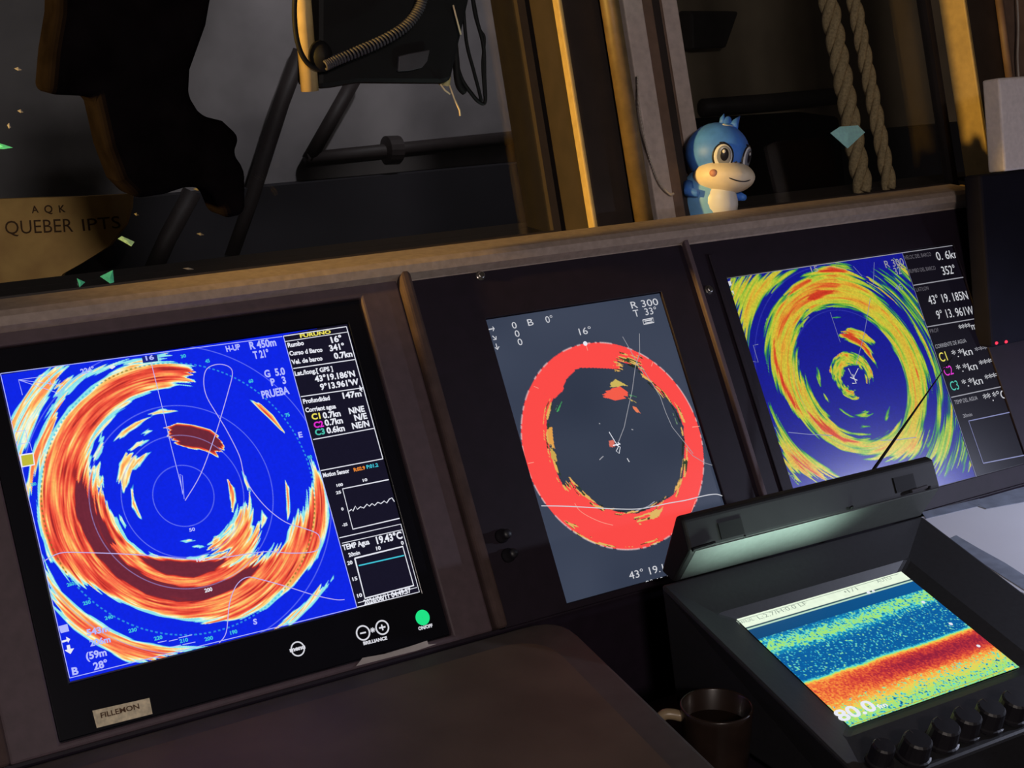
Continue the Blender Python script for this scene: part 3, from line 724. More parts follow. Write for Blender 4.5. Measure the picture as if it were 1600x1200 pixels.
# ------------------------------------------------------------------ console and monitors
BASE_V = 0.366
co = empty('console', (0.6, -0.165, -1.04), 'dark sloped wheelhouse console holding the three sonar monitors', 'console')
b = MB(); cbox(b, -0.5, 1.9, -0.048, 0.368, -0.10, -0.012); b.build('console_body', M_PANEL, co)
b = MB(); box(b, -0.5, 1.9, -0.170, -0.155, -1.04, -0.320); b.build('kick_panel', M_PANEL, co)
b = MB(); cframe(b, (-0.069, 0.447, -0.052, 0.365), (-0.0225, 0.3985, -0.0265, 0.3575), -0.012, 0.006); b.build('monitor_surround', M_FRAME, co, bevel=0.0025)
for u0, u1 in ((0.4475, 0.4625), (-0.0845, -0.0695)):
    b = MB(); cbox(b, u0, u1, -0.054, 0.365, -0.012, 0.016); b.build('edge_bead', M_BEAD, co, bevel=0.005, seg=3, smooth=False)
b = MB(); cbox(b, -0.0845, 0.4625, -0.058, -0.046, -0.012, 0.013); b.build('edge_bead', M_BEAD, co, bevel=0.004, seg=3)
b = MB(); cbox(b, 0.8585, 0.8655, -0.05, 0.366, -0.012, 0.010); b.build('joint_strip', M_FRAME, co, bevel=0.0015)
b = MB(); cbox(b, 0.893, 0.900, -0.02, 0.366, 0.0031, 0.0065); b.build('joint_strip', M_PANEL, co, bevel=0.001)

# left monitor
lm = empty('sonar_monitor', cpt(0.19, 0.356), 'large left monitor with blue sonar picture and green power light', 'monitor')
b = MB(); cframe(b, (-0.0215, 0.3975, -0.0255, 0.3565), (-0.0015, 0.3775, -0.0015, 0.3060), -0.01, 0.0012); b.build('bezel', M_BEZEL, lm, bevel=0.001)
b = MB(); cbox(b, -0.0215, 0.3975, -0.0255, 0.3565, -0.0118, -0.0102); b.build('back_plate', M_BLACK, lm)
grid_screen('screen', cpt(0, 0), U, V, LW, LH, 640, 512, lambda a, b_, P: paint_left(a, b_, P), screen_mat('left_screen'), lm)
lt = Lettering(lambda x, y: con(x, y), lambda a, b_, l: cpt(a, b_, l), 0.0007)
w_, bl, ye, mg, tl_, og, cy = 'w', 'b', 'y', 'm', 't', 'o', 'c'
for t, p0, p1, h, c in (
    ('FURUNO', (469, 528), (517, 521), 5, ye), ('Rumbo', (450, 543), (475, 539), 6.5, w_), ('16°', (518, 536), (535, 532.5), 8.5, w_), ('Curso d Barco', (452.5, 556), (504, 549.5), 6.5, w_), ('341°', (515.5, 549), (539, 545), 8.5, w_),
    ('Vel. de barco', (456, 569.5), (504, 563), 6.5, w_), ('0.7kn', (522.5, 561), (551, 557), 8.5, w_), ('Lat./long.[ GPS ]', (461, 587.5), (520, 579), 6.5, w_), ("43°19.186'N", (492.5, 597), (555, 588), 8.5, w_), ("9°13.961'W", (501, 609.5), (561, 600.5), 8.5, w_),
    ('Profundidad', (474, 631), (515.5, 625), 6.5, w_), ('147m', (536, 623), (565, 619), 8.5, w_), ('Corrient agua', (477.5, 644.5), (525, 638), 6.5, w_),
    ('C1', (487.5, 656), (501, 654), 8.5, ye), ('0.7kn', (505, 654), (532.5, 650), 8.5, w_), ('NNE', (546, 647), (570, 643), 8.5, w_), ('C2', (491, 669), (506, 666.5), 8.5, mg), ('0.7kn', (508, 665.5), (536, 661), 8.5, w_), ('N/E', (554.5, 657.5), (574, 654), 8.5, w_),
    ('C3', (493, 680.5), (508, 678), 8.5, tl_), ('0.6kn', (511, 677.5), (539, 673), 8.5, w_), ('NE/N', (551, 670.5), (577.5, 666), 8.5, w_), ('Motion Sensor', (505, 746), (546, 738.5), 6, w_), ('R:02.9', (553, 737), (570.5, 733.5), 5, og), ('P:01.2', (573, 732.5), (591, 729), 5, cy),
    ('100', (526, 761), (536, 759), 4, w_), ('10', (567, 753), (574, 751.5), 4, w_), ('25', (525, 772.5), (533, 771), 4, w_), ('0', (533.5, 798), (537, 797), 4, w_), ('-25', (535, 823), (543, 821), 4, w_),
    ('TEMP Agua', (536, 860), (577.5, 850), 7.5, w_), ('19.43°C', (589, 850), (629, 841), 10, w_), ('20min', (545, 870.5), (562.5, 866), 5.5, w_), ('10', (588, 860), (595, 858.5), 5, w_), ('0', (627, 851.5), (631, 850.5), 5, w_), ('20', (543, 883), (551, 881), 5, w_), ('15', (551, 908), (558.5, 906), 5, w_), ('10', (558.5, 934), (566, 932), 5, w_),
    ('2026/06/11 04:49:57', (569, 945.5), (642.5, 925.5), 7, w_),
    ('H-UP', (354, 550), (376, 546), 8.5, bl), ('R 450m', (391, 546), (432, 540), 11, bl), ('T 21°', (397, 561), (421, 557), 11, bl), ('G  5.0', (414, 590), (446, 585), 10.5, bl), ('P   3', (424, 603), (447.5, 599), 10.5, bl), ('PRUEBA', (410, 623), (452.5, 615), 11, bl),
    ('E', (467, 684), (473, 683), 8, bl), ('S', (396, 976), (402, 975), 8, bl), ('50', (296, 831), (305, 829), 5, bl), ('150', (307, 878), (320, 875.5), 5, w_), ('200', (320, 926), (332, 923), 5.5, w_),
    ('30', (283, 560), (291, 558), 5, cy), ('45', (321, 567.5), (328, 566), 5, cy), ('60', (389, 599), (396, 597), 5, cy), ('75', (446, 652), (453, 650), 5, cy), ('90', (481, 718), (488, 716), 5, cy),
    ('260', (105, 917), (116, 914), 5.5, cy), ('250', (130, 946), (142, 943), 5.5, cy), ('240', (164, 969), (177, 966), 5.5, cy), ('230', (201, 989), (214, 986), 5.5, cy), ('220', (241, 1001), (254, 998), 5.5, cy), ('210', (281, 1005), (294, 1002), 5.5, cy), ('200', (320, 1002), (333, 999), 5.5, cy), ('190', (360, 992), (371, 989), 5.5, cy),
    ('280', (48, 760), (57, 758), 5, cy), ('224°', (127, 585), (148, 580), 8, bl), ('543m', (136, 993.5), (171, 986), 9.5, bl), ('206m', (141, 1010), (173, 1003), 9.5, bl), ('(59m', (135, 1031), (167, 1024), 11, bl), ('28°', (147, 1047), (169, 1041), 11, bl), ('B', (113, 1055), (123, 1053), 11.5, bl)):
    lt.text(t, p0, p1, h, c, 0.035)
W1 = 1.3
for pl, wd, c in (
    ([(442.5, 525.5), (541, 510.5)], W1, w_), ([(444.5, 534), (542.5, 519)], 1.0, w_), ([(541, 510.5), (598, 717)], W1, w_), ([(442.5, 525.5), (557.5, 949)], 1.2, bl), ([(458, 576), (554, 562)], W1, w_), ([(470, 620), (567.5, 606)], W1, w_), ([(489, 687), (584, 669.5)], W1, w_), ([(501, 735.5), (598, 717)], W1, w_),
    ([(607, 749.5), (535, 764), (551, 827), (624, 810)], 1.6, w_), ([(530, 840.5), (626, 819), (655, 925), (557.5, 949)], W1, w_), ([(534, 849), (627.5, 828)], 1.0, w_), ([(554, 872.5), (629, 854), (646, 915), (570, 935), (554, 872.5)], 2.2, w_), ([(560, 884), (631, 868)], 1.8, cy), ([(559, 942), (651, 918)], 1.0, w_),
    ([(545, 799), (549, 796), (551, 799), (555, 791), (558, 796), (563, 792), (568, 794), (573, 788), (577, 791), (581, 787), (585, 790), (590, 785), (595, 787), (600, 783), (604, 786), (608, 780), (612, 778), (616, 784)], 1.4, w_),
    ([(0.5, 584), (441, 526)], 1.1, bl), ([(0.5, 584), (108.5, 1059)], 1.1, bl), ([(108.5, 1059.5), (557, 949.5)], 1.1, bl),
    (z40([(405, 178), (440, 320), (470, 450), (508, 600)]), 1.0, bl), (z40([(500, 560), (507, 605), (498, 540), (506, 545), (512, 620)]), 0.8, bl),
    ([tuple(q) for q in smooth_path(z40([(515, 625), (565, 540), (610, 420), (632, 350), (655, 270), (668, 215), (655, 192), (620, 185), (585, 200), (575, 240), (585, 290), (620, 350), (650, 400), (690, 480), (705, 540), (730, 590), (780, 650), (840, 695), (900, 715), (945, 735), (950, 770), (930, 790), (860, 795), (780, 790), (700, 800), (600, 815), (540, 816), (430, 805), (300, 797), (180, 793), (110, 795), (60, 820)]), 5)], 1.3, 'v'),
    ([tuple(q) for q in smooth_path(z40([(625, 1085), (648, 1050), (658, 960), (680, 900), (715, 873), (760, 880), (850, 905), (930, 930), (1000, 945), (1030, 945)]), 5)], 1.3, 'v'),
    (z1([(140, 550), (115, 455), (310, 428)]), 1.0, bl), (z1([(115, 455), (395, 490), (385, 545), (115, 455)]), 1.0, bl), (z1([(300, 440), (315, 470), (310, 490)]), 1.0, bl), (z1([(90, 780), (160, 770), (170, 840)]), 1.0, bl), (z1([(110, 860), (185, 845), (200, 900)]), 1.0, bl),
    (z2([(985, 897), (1040, 885)]), 1.2, bl), (z2([(1055, 888), (1110, 875)]), 1.2, bl), (z2([(1115, 868), (1200, 848)]), 1.2, bl), (z2([(1070, 925), (1130, 912)]), 1.2, bl), (z2([(1140, 910), (1220, 893)]), 1.2, bl)):
    lt.line(pl, wd, c)
lt.poly(z1([(120, 922), (208, 910), (218, 988), (132, 1003)]), w_, 0.0008); lt.poly(z1([(130, 930), (202, 919), (210, 982), (140, 995)]), 'k', 0.0010)
lt.poly(z1([(885, 310), (980, 298), (988, 338), (893, 350)]), 'd', 0.0005); lt.text('16', (228, 563.5), (241, 561.5), 7, bl, 0.03)
lt.poly(z1([(680, 380), (700, 360), (722, 372), (700, 388)]), w_, 0.0006)
lt.poly(z2([(385, 885), (415, 878), (412, 860), (438, 875), (425, 898), (420, 888), (388, 898)]), w_); lt.poly(z2([(415, 915), (435, 910), (440, 935), (462, 932), (440, 968), (402, 945), (420, 940)]), w_); lt.poly(z2([(365, 795), (420, 780), (432, 825), (380, 838)]), bl, 0.0005)
lt.poly([(561, 602), (566, 609), (564, 609.5), (566, 612), (564.5, 612.5), (563, 610), (561.5, 611)], w_, 0.0009)
TXT = {'w': emis('text_white', (232, 234, 244)), 'b': emis('text_pale_blue', (176, 184, 255)), 'v': emis('track_line', (186, 176, 238)), 'y': emis('text_yellow', (236, 224, 90)), 'm': emis('text_magenta', (228, 40, 210)), 't': emis('text_teal', (70, 190, 170)), 'o': emis('text_orange', (240, 140, 50)), 'c': emis('text_cyan', (60, 195, 215)),
       'k': emis('mark_yellow', (190, 185, 50)), 'd': emis('tag_blue', (12, 30, 130)), 'g': emis('text_grey', (150, 150, 158)), 'n': emis('text_dim', (95, 92, 100)), 'r': emis('text_white_dim', (205, 206, 212)), 'z': emis('text_on_white', (150, 165, 150)), 'q': emis('line_dim', (120, 125, 170))}
lt.build(lm, TXT)
# touch buttons on the lower bezel
def button(name, c, fn, label=None):
    e = Lettering(lambda x, y: con(x, y, 0.0013), lambda a, b_, l: cpt(a, b_, 0.0013 + l), 0.0006); fn(e)
    for k, g in e.groups.items():
        o = g.build(name, {'w': emis('button_white', (214, 214, 222)), 'g': emis('button_green', (24, 226, 132)), 'd': emis('button_green_deep', (16, 170, 100))}[k], lm)
        if label: o['label'] = label
def f_menu(e):
    e.disc((465, 1014), 9.2, 11.2, 'w'); e.text('menu', (453, 1019), (477, 1013), 6, 'w', 0.05)
def f_minus(e):
    e.disc((567, 989), 9.0, 11.2, 'w'); e.line([(562.5, 990), (571.5, 988)], 2.2, 'w')
def f_plus(e):
    e.disc((597, 980.5), 8.6, 10.8, 'w'); e.line([(592, 981.5), (602, 979.3)], 2.4, 'w'); e.line([(595.9, 976), (598.2, 985)], 2.4, 'w')
def f_bri(e):
    for k in range(4):
        w = math.pi * k / 4; e.line([(582 - 4 * math.cos(w), 984.5 - 4 * math.sin(w)), (582 + 4 * math.cos(w), 984.5 + 4 * math.sin(w))], 1.3, 'w')
    e.text('BRILLIANCE', (568, 1008), (605, 999), 4.5, 'w', 0.05)
def f_on(e):
    e.disc((660, 965), 0.2, 11.0, 'g')
    e.text('ON/OFF', (654, 985), (676, 979.5), 4.6, 'w', 0.05)
for a_ in (('menu_button', f_menu, 'white lit menu symbol in a ring'), ('dimmer_button', f_minus, 'white lit minus sign in a ring'), ('dimmer_button', f_plus, 'white lit plus sign in a ring'), ('brilliance_mark', f_bri, None), ('power_button', f_on, 'round green lit power button with its lettering')):
    button(a_[0], None, a_[1], a_[2])
# label tape and torn grey tape
lab = empty('label_tape', cpt(*con(190, 1125)), 'small tan label stuck below the left monitor picture', 'label')
t_ = MB(); t_.prism([cpt(*con(x, y), 0.0028) for x, y in ((143, 1111), (232, 1091), (237, 1116), (150, 1138))], N * 0.0006); t_.build('label', M_TAPE, lab)
e = Lettering(lambda x, y: con(x, y, 0.0034), lambda a, b_, l: cpt(a, b_, 0.0034 + l), 0.0004); e.text('FILLEMON', (158, 1122), (218, 1107), 8, 's', 0.02); e.build(lab, {'s': M_SIGNT}, 'lettering')
t_ = MB(); t_.prism([cpt(*con(x, y, 0.0068), 0.0068) for x, y in ((556, 1041), (566, 1028), (600, 1022), (640, 1010), (667, 1001), (669, 1007), (682, 1006), (650, 1017), (610, 1027))], N * 0.0006)
tag(t_.build('torn_tape', M_GTAPE), 'torn strip of grey tape under the brightness buttons', 'tape')

# centre monitor
cm = empty('portrait_monitor', cpt(0.675, 0.366), 'upright centre monitor with red ring on slate sonar picture', 'monitor')
b = MB(); cframe(b, (0.4635, 0.8580, -0.050, BASE_V), (0.5480, 0.8046, 0.0185, 0.3582), -0.0118, 0.0035); b.build('panel', M_PANEL, cm, bevel=0.001)
b = MB(); cbox(b, 0.545, 0.807, 0.016, 0.361, -0.0118, -0.003); b.build('back_plate', M_BLACK, cm)
grid_screen('screen', cpt(0.5488, 0.0193), U, V, 0.2550, 0.3381, 300, 398, paint_centre, screen_mat('centre_screen', 0.4, 0.3), cm)
lt = Lettering(lambda x, y: con(x, y), lambda a, b_, l: cpt(a, b_, l), 0.0007)
for t, p0, p1, h in (('0', (801, 514), (808, 512.8), 9), ('B', (825.5, 509.5), (834, 508), 9), ('0°', (853.5, 505), (865, 503), 9), ('0', (805.5, 527), (812.5, 525.8), 9), ('0', (810, 540), (817, 538.8), 9), ('R 300', (987, 482.5), (1029, 476.5), 9), ('T  33°', (991, 495.5), (1027, 490), 9), ('16°', (906, 524), (925, 520.5), 9), ("43° 19.185'N", (984, 905.5), (1072, 884), 9.5), ("9° 13.961'W", (1010, 916.5), (1078, 899.8), 7)):
    lt.text(t, p0, p1, h, 'r', 0.0)
for pl, wd in (([(763, 515), (771.5, 513.6)], 1.5), ([(769, 510.5), (772, 513.5), (770, 517.5)], 1.3), ([(769, 525), (774.5, 530)], 1.5), ([(774.8, 525.5), (775, 530.5), (770.5, 531)], 1.3), ([(774.5, 537), (777, 546)], 1.5), ([(773, 543), (777, 546.5), (779.5, 541.5)], 1.3),
               ([(1004, 500), (1020, 497), (1021.5, 504), (1005.5, 507), (1004, 500)], 1.3), ([(1006.5, 502), (1018.5, 499.8)], 1.6), ([(1007.5, 505), (1019.5, 502.8)], 1.0)):
    lt.line(pl, wd, 'r')
lt.disc((914, 537), 0.1, 3.2, 'w')
for pl, wd, c in ((z5([(1035, 405), (1037, 525)]), 1.0, 'g'), (z5([(930, 425), (970, 495), (1060, 660)]), 1.0, 'g'), (z5([(1037, 525), (1010, 610), (990, 760), (965, 870), (940, 990), (905, 1080)]), 1.0, 'g'), (z5([(1045, 610), (1110, 710), (1165, 800), (1200, 900), (1240, 990), (1320, 1090), (1370, 1155)]), 1.1, 'g'), (z5([(845, 1020), (885, 1085), (905, 1110), (890, 1140), (908, 1155), (915, 1115), (885, 1100)]), 1.2, 'w'), (z5([(870, 1105), (915, 1095), (900, 1085)]), 1.6, 'w'),
                  (z6([(1165, 0), (1210, 50), (1285, 95), (1330, 108)]), 0.9, 'g'), ([tuple(q) for q in smooth_path(z6([(262, 362), (400, 364), (560, 372), (720, 381), (860, 382), (960, 366), (1060, 345), (1160, 328), (1240, 308), (1310, 293), (1360, 290), (1392, 300)]), 4)], 1.3, 'r'), ([tuple(q) for q in smooth_path(z6([(470, 345), (500, 390), (560, 430), (640, 465), (710, 483)]), 4)], 1.0, 'o2'), (z6([(625, 75), (640, 60), (650, 52)]), 1.4, 'g'), (z6([(798, 65), (812, 88)]), 1.6, 'r'), (z5([(782, 966), (790, 970)]), 1.5, 'g'), (z5([(985, 1004), (996, 1007)]), 1.5, 'g'), (z6([(850, 395), (930, 365), (970, 335)]), 1.2, 'g'),
                  (z5([(700, 470), (712, 512)]), 1.0, 'o2'), (z5([(375, 735), (405, 748)]), 1.0, 'o2'), (z5([(1110, 610), (1120, 580)]), 1.0, 'o2'), (z5([(1365, 990), (1410, 985)]), 1.0, 'o2'), (z6([(178, 97), (215, 90)]), 1.0, 'o2'), (z6([(1200, 400), (1225, 330)]), 1.0, 'o2')):
    lt.line(pl, wd, c)
TXT['o2'] = emis('faint_orange_line', (246, 150, 130))
lt.build(cm, TXT)
def bolt(x, y, parent, off):
    c = cpt(*con(x, y, off), off); t = MB()
    t.lathe(c, N, [(0.0060, 0), (0.0060, 0.0008), (0.0042, 0.001), (0.0042, 0.0045), (0.0032, 0.0052), (0.0004, 0.0053)], 14); t.build('bolt', M_SCREW, parent)
bolt(750, 431, cm, 0.0035)
for x, y in ((783, 838), (793, 868)):
    c = cpt(*con(x, y, 0.0035), 0.0035); t = MB()
    t.lathe(c, N, [(0.008, 0), (0.008, 0.004), (0.0062, 0.005), (0.0055, 0.015), (0.0045, 0.017), (0.0005, 0.0172)], 20); sw = t.build('control_knob', M_BLACK, cm, True)
    t = MB(); t.lathe(cpt(*con(x + 8, y - 4, 0.0035), 0.0035), N, [(0.0012, 0), (0.0012, 0.005), (0.0003, 0.0056)], 8); t.build('pointer', M_SCREW, sw)

# right monitor
rm = empty('colour_sonar_monitor', cpt(1.12, 0.366), 'right monitor with yellow, red and dark blue sonar swirl', 'monitor')
b = MB(); cframe(b, (0.8662, 1.56, -0.050, 0.366), (0.9138, 1.3340, 0.0132, 0.3402), -0.0118, 0.0030); b.build('panel', M_PANEL, rm, bevel=0.001)
b = MB(); cbox(b, 0.910, 1.338, 0.010, 0.343, -0.0118, -0.003); b.build('back_plate', M_BLACK, rm)
grid_screen('screen', cpt(0.9145, 0.0139), U, V, 0.4186, 0.3255, 440, 342, paint_right, screen_mat('right_screen', 0.45, 0.28), rm)
lt = Lettering(lambda x, y: con(x, y), lambda a, b_, l: cpt(a, b_, l), 0.0007)
for t, p0, p1, h, c in (('VELOC DEL BARCO', (1414, 406), (1455, 400), 4.5, 'n'), ('0. 6kn', (1464.5, 407), (1497, 402.6), 9.5, 'r'), ('RUMBO DEL BARCO', (1421, 427), (1462, 421.5), 4.5, 'n'), ('352°', (1473.5, 430), (1494, 427), 9.8, 'r'), ('LAT/LON', (1432, 456), (1451, 453), 4.5, 'n'), ('43° 19. 185N', (1452, 476), (1513, 467.5), 9.8, 'r'), ('9° 13. 961W', (1465, 499), (1522, 491), 9.8, 'r'),
                        ('PROF', (1453.5, 521), (1467, 518.5), 4.5, 'n'), ('****m', (1500, 519), (1526, 514), 8, 'r'), ('CORRIENTE DE AGUA', (1462, 545), (1510, 535), 4.5, 'g'), ('C1', (1470, 566), (1481, 563), 10.5, 'y'), ('*.*kn', (1489, 559.5), (1520, 554), 8.5, 'r'), ('****', (1525, 553), (1550, 548), 7, 'g'), ('C2', (1477, 588), (1490, 584.5), 10.5, 'm'), ('*.*kn', (1496, 582.5), (1527.6, 577), 8.5, 'r'), ('****', (1532, 575), (1557, 569.5), 8, 'r'),
                        ('C3', (1487, 611), (1499, 608), 10.5, 't'), ('*.*kn', (1504.7, 605.5), (1536, 599.5), 8.5, 'r'), ('****', (1541, 597.5), (1564, 592), 8, 'r'), ('TEMP DEL AGUA', (1492, 632), (1527.6, 624.5), 4.5, 'g'), ('**.*°C', (1538.6, 629.5), (1573.4, 622), 9.5, 'r'), ('20min', (1505, 653), (1519, 650), 4, 'g'), ('R 300', (1384, 419), (1413, 414), 8.5, 'g'), ('32°', (1399, 430), (1413, 427), 8.5, 'g'), ('15', (1268, 426), (1279, 424), 7, 'g'), ('45', (1400, 455), (1411, 452.5), 7, 'q')):
    lt.text(t, p0, p1, h, c, 0.0)
for pl, wd, c in (([(1133.5, 435), (1493.5, 383)], 0.9, 'g'), ([(1133.5, 435), (1239, 765)], 0.7, 'q'), ([(1409.5, 396), (1525, 745)], 0.9, 'q'), ([(1494, 383.5), (1604, 722)], 0.9, 'n'), ([(1427, 446), (1510, 432.5)], 1.1, 'g'), ([(1448, 511), (1530, 497)], 1.1, 'g'), ([(1486, 621), (1570, 603)], 1.1, 'g'), ([(1579, 644), (1513, 658), (1536, 724), (1602, 711)], 1.2, 'q'), ([(1579, 644), (1602, 705)], 1.2, 'q'),
                  (z7([(630, 410), (650, 470), (680, 560)]), 0.8, 'q'), (z7([(850, 160), (845, 270)]), 0.8, 'q'), (z7([(745, 180), (790, 230)]), 0.8, 'q'), (z7([(830, 340), (800, 520), (760, 670)]), 0.8, 'q'), (z7([(270, 570), (245, 575), (270, 660), (240, 655)]), 0.8, 'q'), (z7([(420, 1010), (520, 1020), (640, 1026)]), 0.9, 'q'), (z7([(880, 1050), (960, 1048), (1060, 1035)]), 0.9, 'q'),
                  (z7([(720, 690), (745, 740), (770, 690)]), 1.2, 'r'), (z7([(730, 735), (765, 750)]), 1.4, 'r'), (z7([(740, 765), (760, 765), (742, 720)]), 1.2, 'r')):
    lt.line(pl, wd, c)
lt.poly([(1137, 440), (1141, 439), (1143, 446), (1139, 447)], 'r'); lt.poly([(1142, 455), (1145, 454), (1147, 461)], 'r')
lt.build(rm, TXT)
bolt(1107, 453, rm, 0.0030)

# ------------------------------------------------------------------ desks in front of the console
ZD = -0.316
dsk = empty('desk', (0.1, -0.5, -1.05), 'brown topped desk with a dark edge in front of the left monitor', 'desk')
def rounded(pts, idx, r, n=6):
    pts = [np.asarray(p, float) for p in pts]; out = []
    for i, p in enumerate(pts):
        if i not in idx: out.append(p); continue
        a = pts[i - 1] - p; a /= np.linalg.norm(a); c = pts[(i + 1) % len(pts)] - p; c /= np.linalg.norm(c)
        for k in range(n + 1):
            t = k / n; out.append(p + a * r * (1 - t) ** 2 + c * r * t ** 2)
    return out
hz = lambda x, y: hit(x, y, (0, 0, ZD), np.array([0, 0, 1.0]))[:2]
kb, kf = np.array([0.532, -0.190]), np.array([0.456, -0.62])
ol = rounded([(-0.45, -0.190), tuple(kb), tuple(kf), (-0.45, -0.78)], (1,), 0.05)
t_ = MB(); t_.prism([(*q, ZD - 0.035) for q in ol], (0, 0, 0.035)); t_.build('desk_edge', M_RIM, dsk, bevel=0.006, seg=3)
il = rounded([(-0.40, -0.222), (0.487, -0.222), (0.418, -0.60), (-0.40, -0.74)], (1,), 0.06)
t_ = MB(); t_.prism([(*q, ZD - 0.001) for q in il], (0, 0, 0.0025)); t_.build('desk_top', M_DESK, dsk)
t_ = MB(); t_.prism([(*q, -1.05) for q in [(-0.44, -0.20), (0.50, -0.20), (0.44, -0.60), (-0.44, -0.72)]], (0, 0, 1.05 + ZD - 0.036)); t_.build('cabinet', M_PANEL, dsk)

ZS = -0.422
sh = empty('lower_counter', (0.75, -0.4, -1.05), 'black sunken counter under the echo sounder and the mug', 'counter')
t_ = MB(); box(t_, 0.50, 1.004, -0.72, -0.245, ZS - 0.03, ZS); t_.build('counter_top', M_PANEL, sh, bevel=0.003)
t_ = MB(); box(t_, 0.54, 1.00, -0.69, -0.26, -1.05, ZS - 0.031); t_.build('cabinet', M_PANEL, sh)
ct = empty('chart_table', (1.5, -0.5, -1.05), 'table at the right carrying the pale paper sheet', 'table')
t_ = MB(); box(t_, 1.010, 1.95, -0.72, -0.195, ZD - 0.03, ZD); t_.build('table_top', M_RIM, ct, bevel=0.003)
t_ = MB(); box(t_, 1.02, 1.93, -0.70, -0.26, -1.05, ZD - 0.031); t_.build('cabinet', M_PANEL, ct)

# ------------------------------------------------------------------ echo sounder
SW, SH = 0.246, 0.184
yw, tt = math.radians(-1.2), math.radians(14.42)
SO = np.array([0.6693, -0.3286, -0.3006])
S1 = np.array([math.cos(yw), math.sin(yw), 0]); Sb = np.array([-math.sin(yw), math.cos(yw), 0])
S2 = -(Sb * math.cos(tt) + np.array([0, 0, 1]) * math.sin(tt)); S3 = np.cross(S2, S1); S3 = S3 if S3[2] > 0 else -S3
def spt(a, b, c=0.0): return SO + S1 * a + S2 * b + S3 * c
def sat(x, y, off=0.0):
    P = hit(x, y, SO + S3 * off, S3) - SO; return np.array([P @ S1, P @ S2])
es = empty('echo_sounder', (0.80, -0.45, ZS), 'black echo sounder with raised hood and red seabed picture', 'sounder')
A0, A1, B0, B1, CT = -0.062, 0.333, -0.062, 0.275, 0.020
def sring(a0, a1, b0, b1, c): return [spt(a0, b0, c), spt(a1, b0, c), spt(a1, b1, c), spt(a0, b1, c)]
body = MB()
o_ = sring(A0, A1, B0, B1, CT); i_ = sring(-0.022, 0.264, -0.010, 0.200, 0.0065); k_ = sring(-0.001, SW + 0.001, -0.001, SH + 0.001, -0.001)
zb = ZS + 0.012
bot = [np.array([q[0] * 0.92 + 0.08 * 0.8, q[1] * 0.92 + 0.08 * -0.44, zb]) for q in o_]
vv = o_ + i_ + k_ + bot
ff = []
for k in range(4):
    n = (k + 1) % 4
    ff += [(k, n, 4 + n, 4 + k), (4 + k, 4 + n, 8 + n, 8 + k), (12 + k, 12 + n, n, k)]
ff.append((15, 14, 13, 12)); body.add(vv, ff)
body.build('body', M_SND, es, bevel=0.004)
for sx, sy in ((-1, -1), (1, -1), (1, 1), (-1, 1)):
    t_ = MB(); t_.lathe((0.80 + sx * 0.13, -0.44 + sy * 0.11, ZS), (0, 0, 1), [(0.012, 0), (0.012, 0.014)], 12); t_.build('foot', M_RUB, es)
grid_screen('screen', spt(0, 0), S1, S2, SW, SH, 340, 254, paint_sounder, screen_mat('sounder_screen', 0.3, 0.3), es)
lt = Lettering(lambda x, y: sat(x, y), lambda a, b_, l: spt(a, b_, l), 0.0007)
def zs(x, y): return (1120 + x * 0.3, 860 + y * 0.3)
for t, p0, p1, h, c in (('MANUAL', zs(118, 388), zs(196, 366), 6, 'z'), ('L:2.7/H:0.0 LF', zs(222, 362), zs(474, 284), 6.5, 'z'), ('1/1', zs(690, 222), zs(738, 208), 6, 'z'), ('AUTO', zs(840, 172), zs(915, 150), 6, 'z')):
    lt.text(t, p0, p1, h, c, 0.0)
lt.text('80.0', zs(650, 896), zs(842, 829), 19, 'w', 0.03); lt.text('fm', zs(846, 828), zs(892, 812), 7, 'w', 0.03)
lt.disc(zs(790, 222), 0.1, 3.2, 'w'); lt.disc(zs(815, 214), 0.1, 2.4, 'w'); lt.disc(zs(1075, 272), 0.1, 3, 'w'); lt.disc(zs(1218, 385), 0.1, 3, 'w'); lt.disc(zs(1362, 500), 0.1, 3, 'w'); lt.disc(zs(668, 218), 0.1, 1.8, 'z')
lt.line([zs(100, 372), zs(945, 124)], 0.8, 'z'); lt.line([zs(700, 912), zs(1540, 610)], 1.2, 'k'); lt.poly([zs(1495, 622), zs(1545, 604), zs(1550, 612), zs(1510, 632)], 'y')
lt.build(es, TXT)
# hood: lit inner leaf and thick upper lip, standing on the back edge
def sprism(name, sec, a0, a1, m, parent, bevel=0.0, seg=2):
    t = MB(); t.prism([spt(a0, b, c) for b, c in sec], S1 * (a1 - a0)); return t.build(name, m, parent, bevel=bevel, seg=seg)
HL0, HL1 = -0.046, 0.331
hood = sprism('hood', [(-0.0605, 0.018), (-0.0455, 0.070), (-0.068, 0.097), (-0.080, 0.095), (-0.084, 0.018)], HL0, HL1, mat('hood_black', (0.011, 0.010, 0.011), 0.6, spec=0.3), es, 0.004, 3)
sprism('hood_lining', [(-0.0588, 0.0225), (-0.0454, 0.0690), (-0.0470, 0.0698), (-0.0604, 0.0230)], HL0 + 0.008, HL1 - 0.004, M_LID, hood)
LNv = S2 * 0.027 + S3 * 0.0225; LNv = LNv / np.linalg.norm(LNv); LDv = -S2 * 0.0225 + S3 * 0.027; LDv = LDv / np.linalg.norm(LDv)
for px_, py_ in ((1142, 826), (1413, 755)):           # dark pads on the lip
    c = hit(px_, py_, spt(0, -0.0567, 0.0835), LNv); t_ = MB()
    t_.prism([c + S1 * a_ + LDv * b_ - LNv * 0.001 for a_, b_ in ((-0.016, -0.009), (0.016, -0.009), (0.016, 0.009), (-0.016, 0.009))], LNv * 0.0022); t_.build('hood_pad', M_RUB, hood)
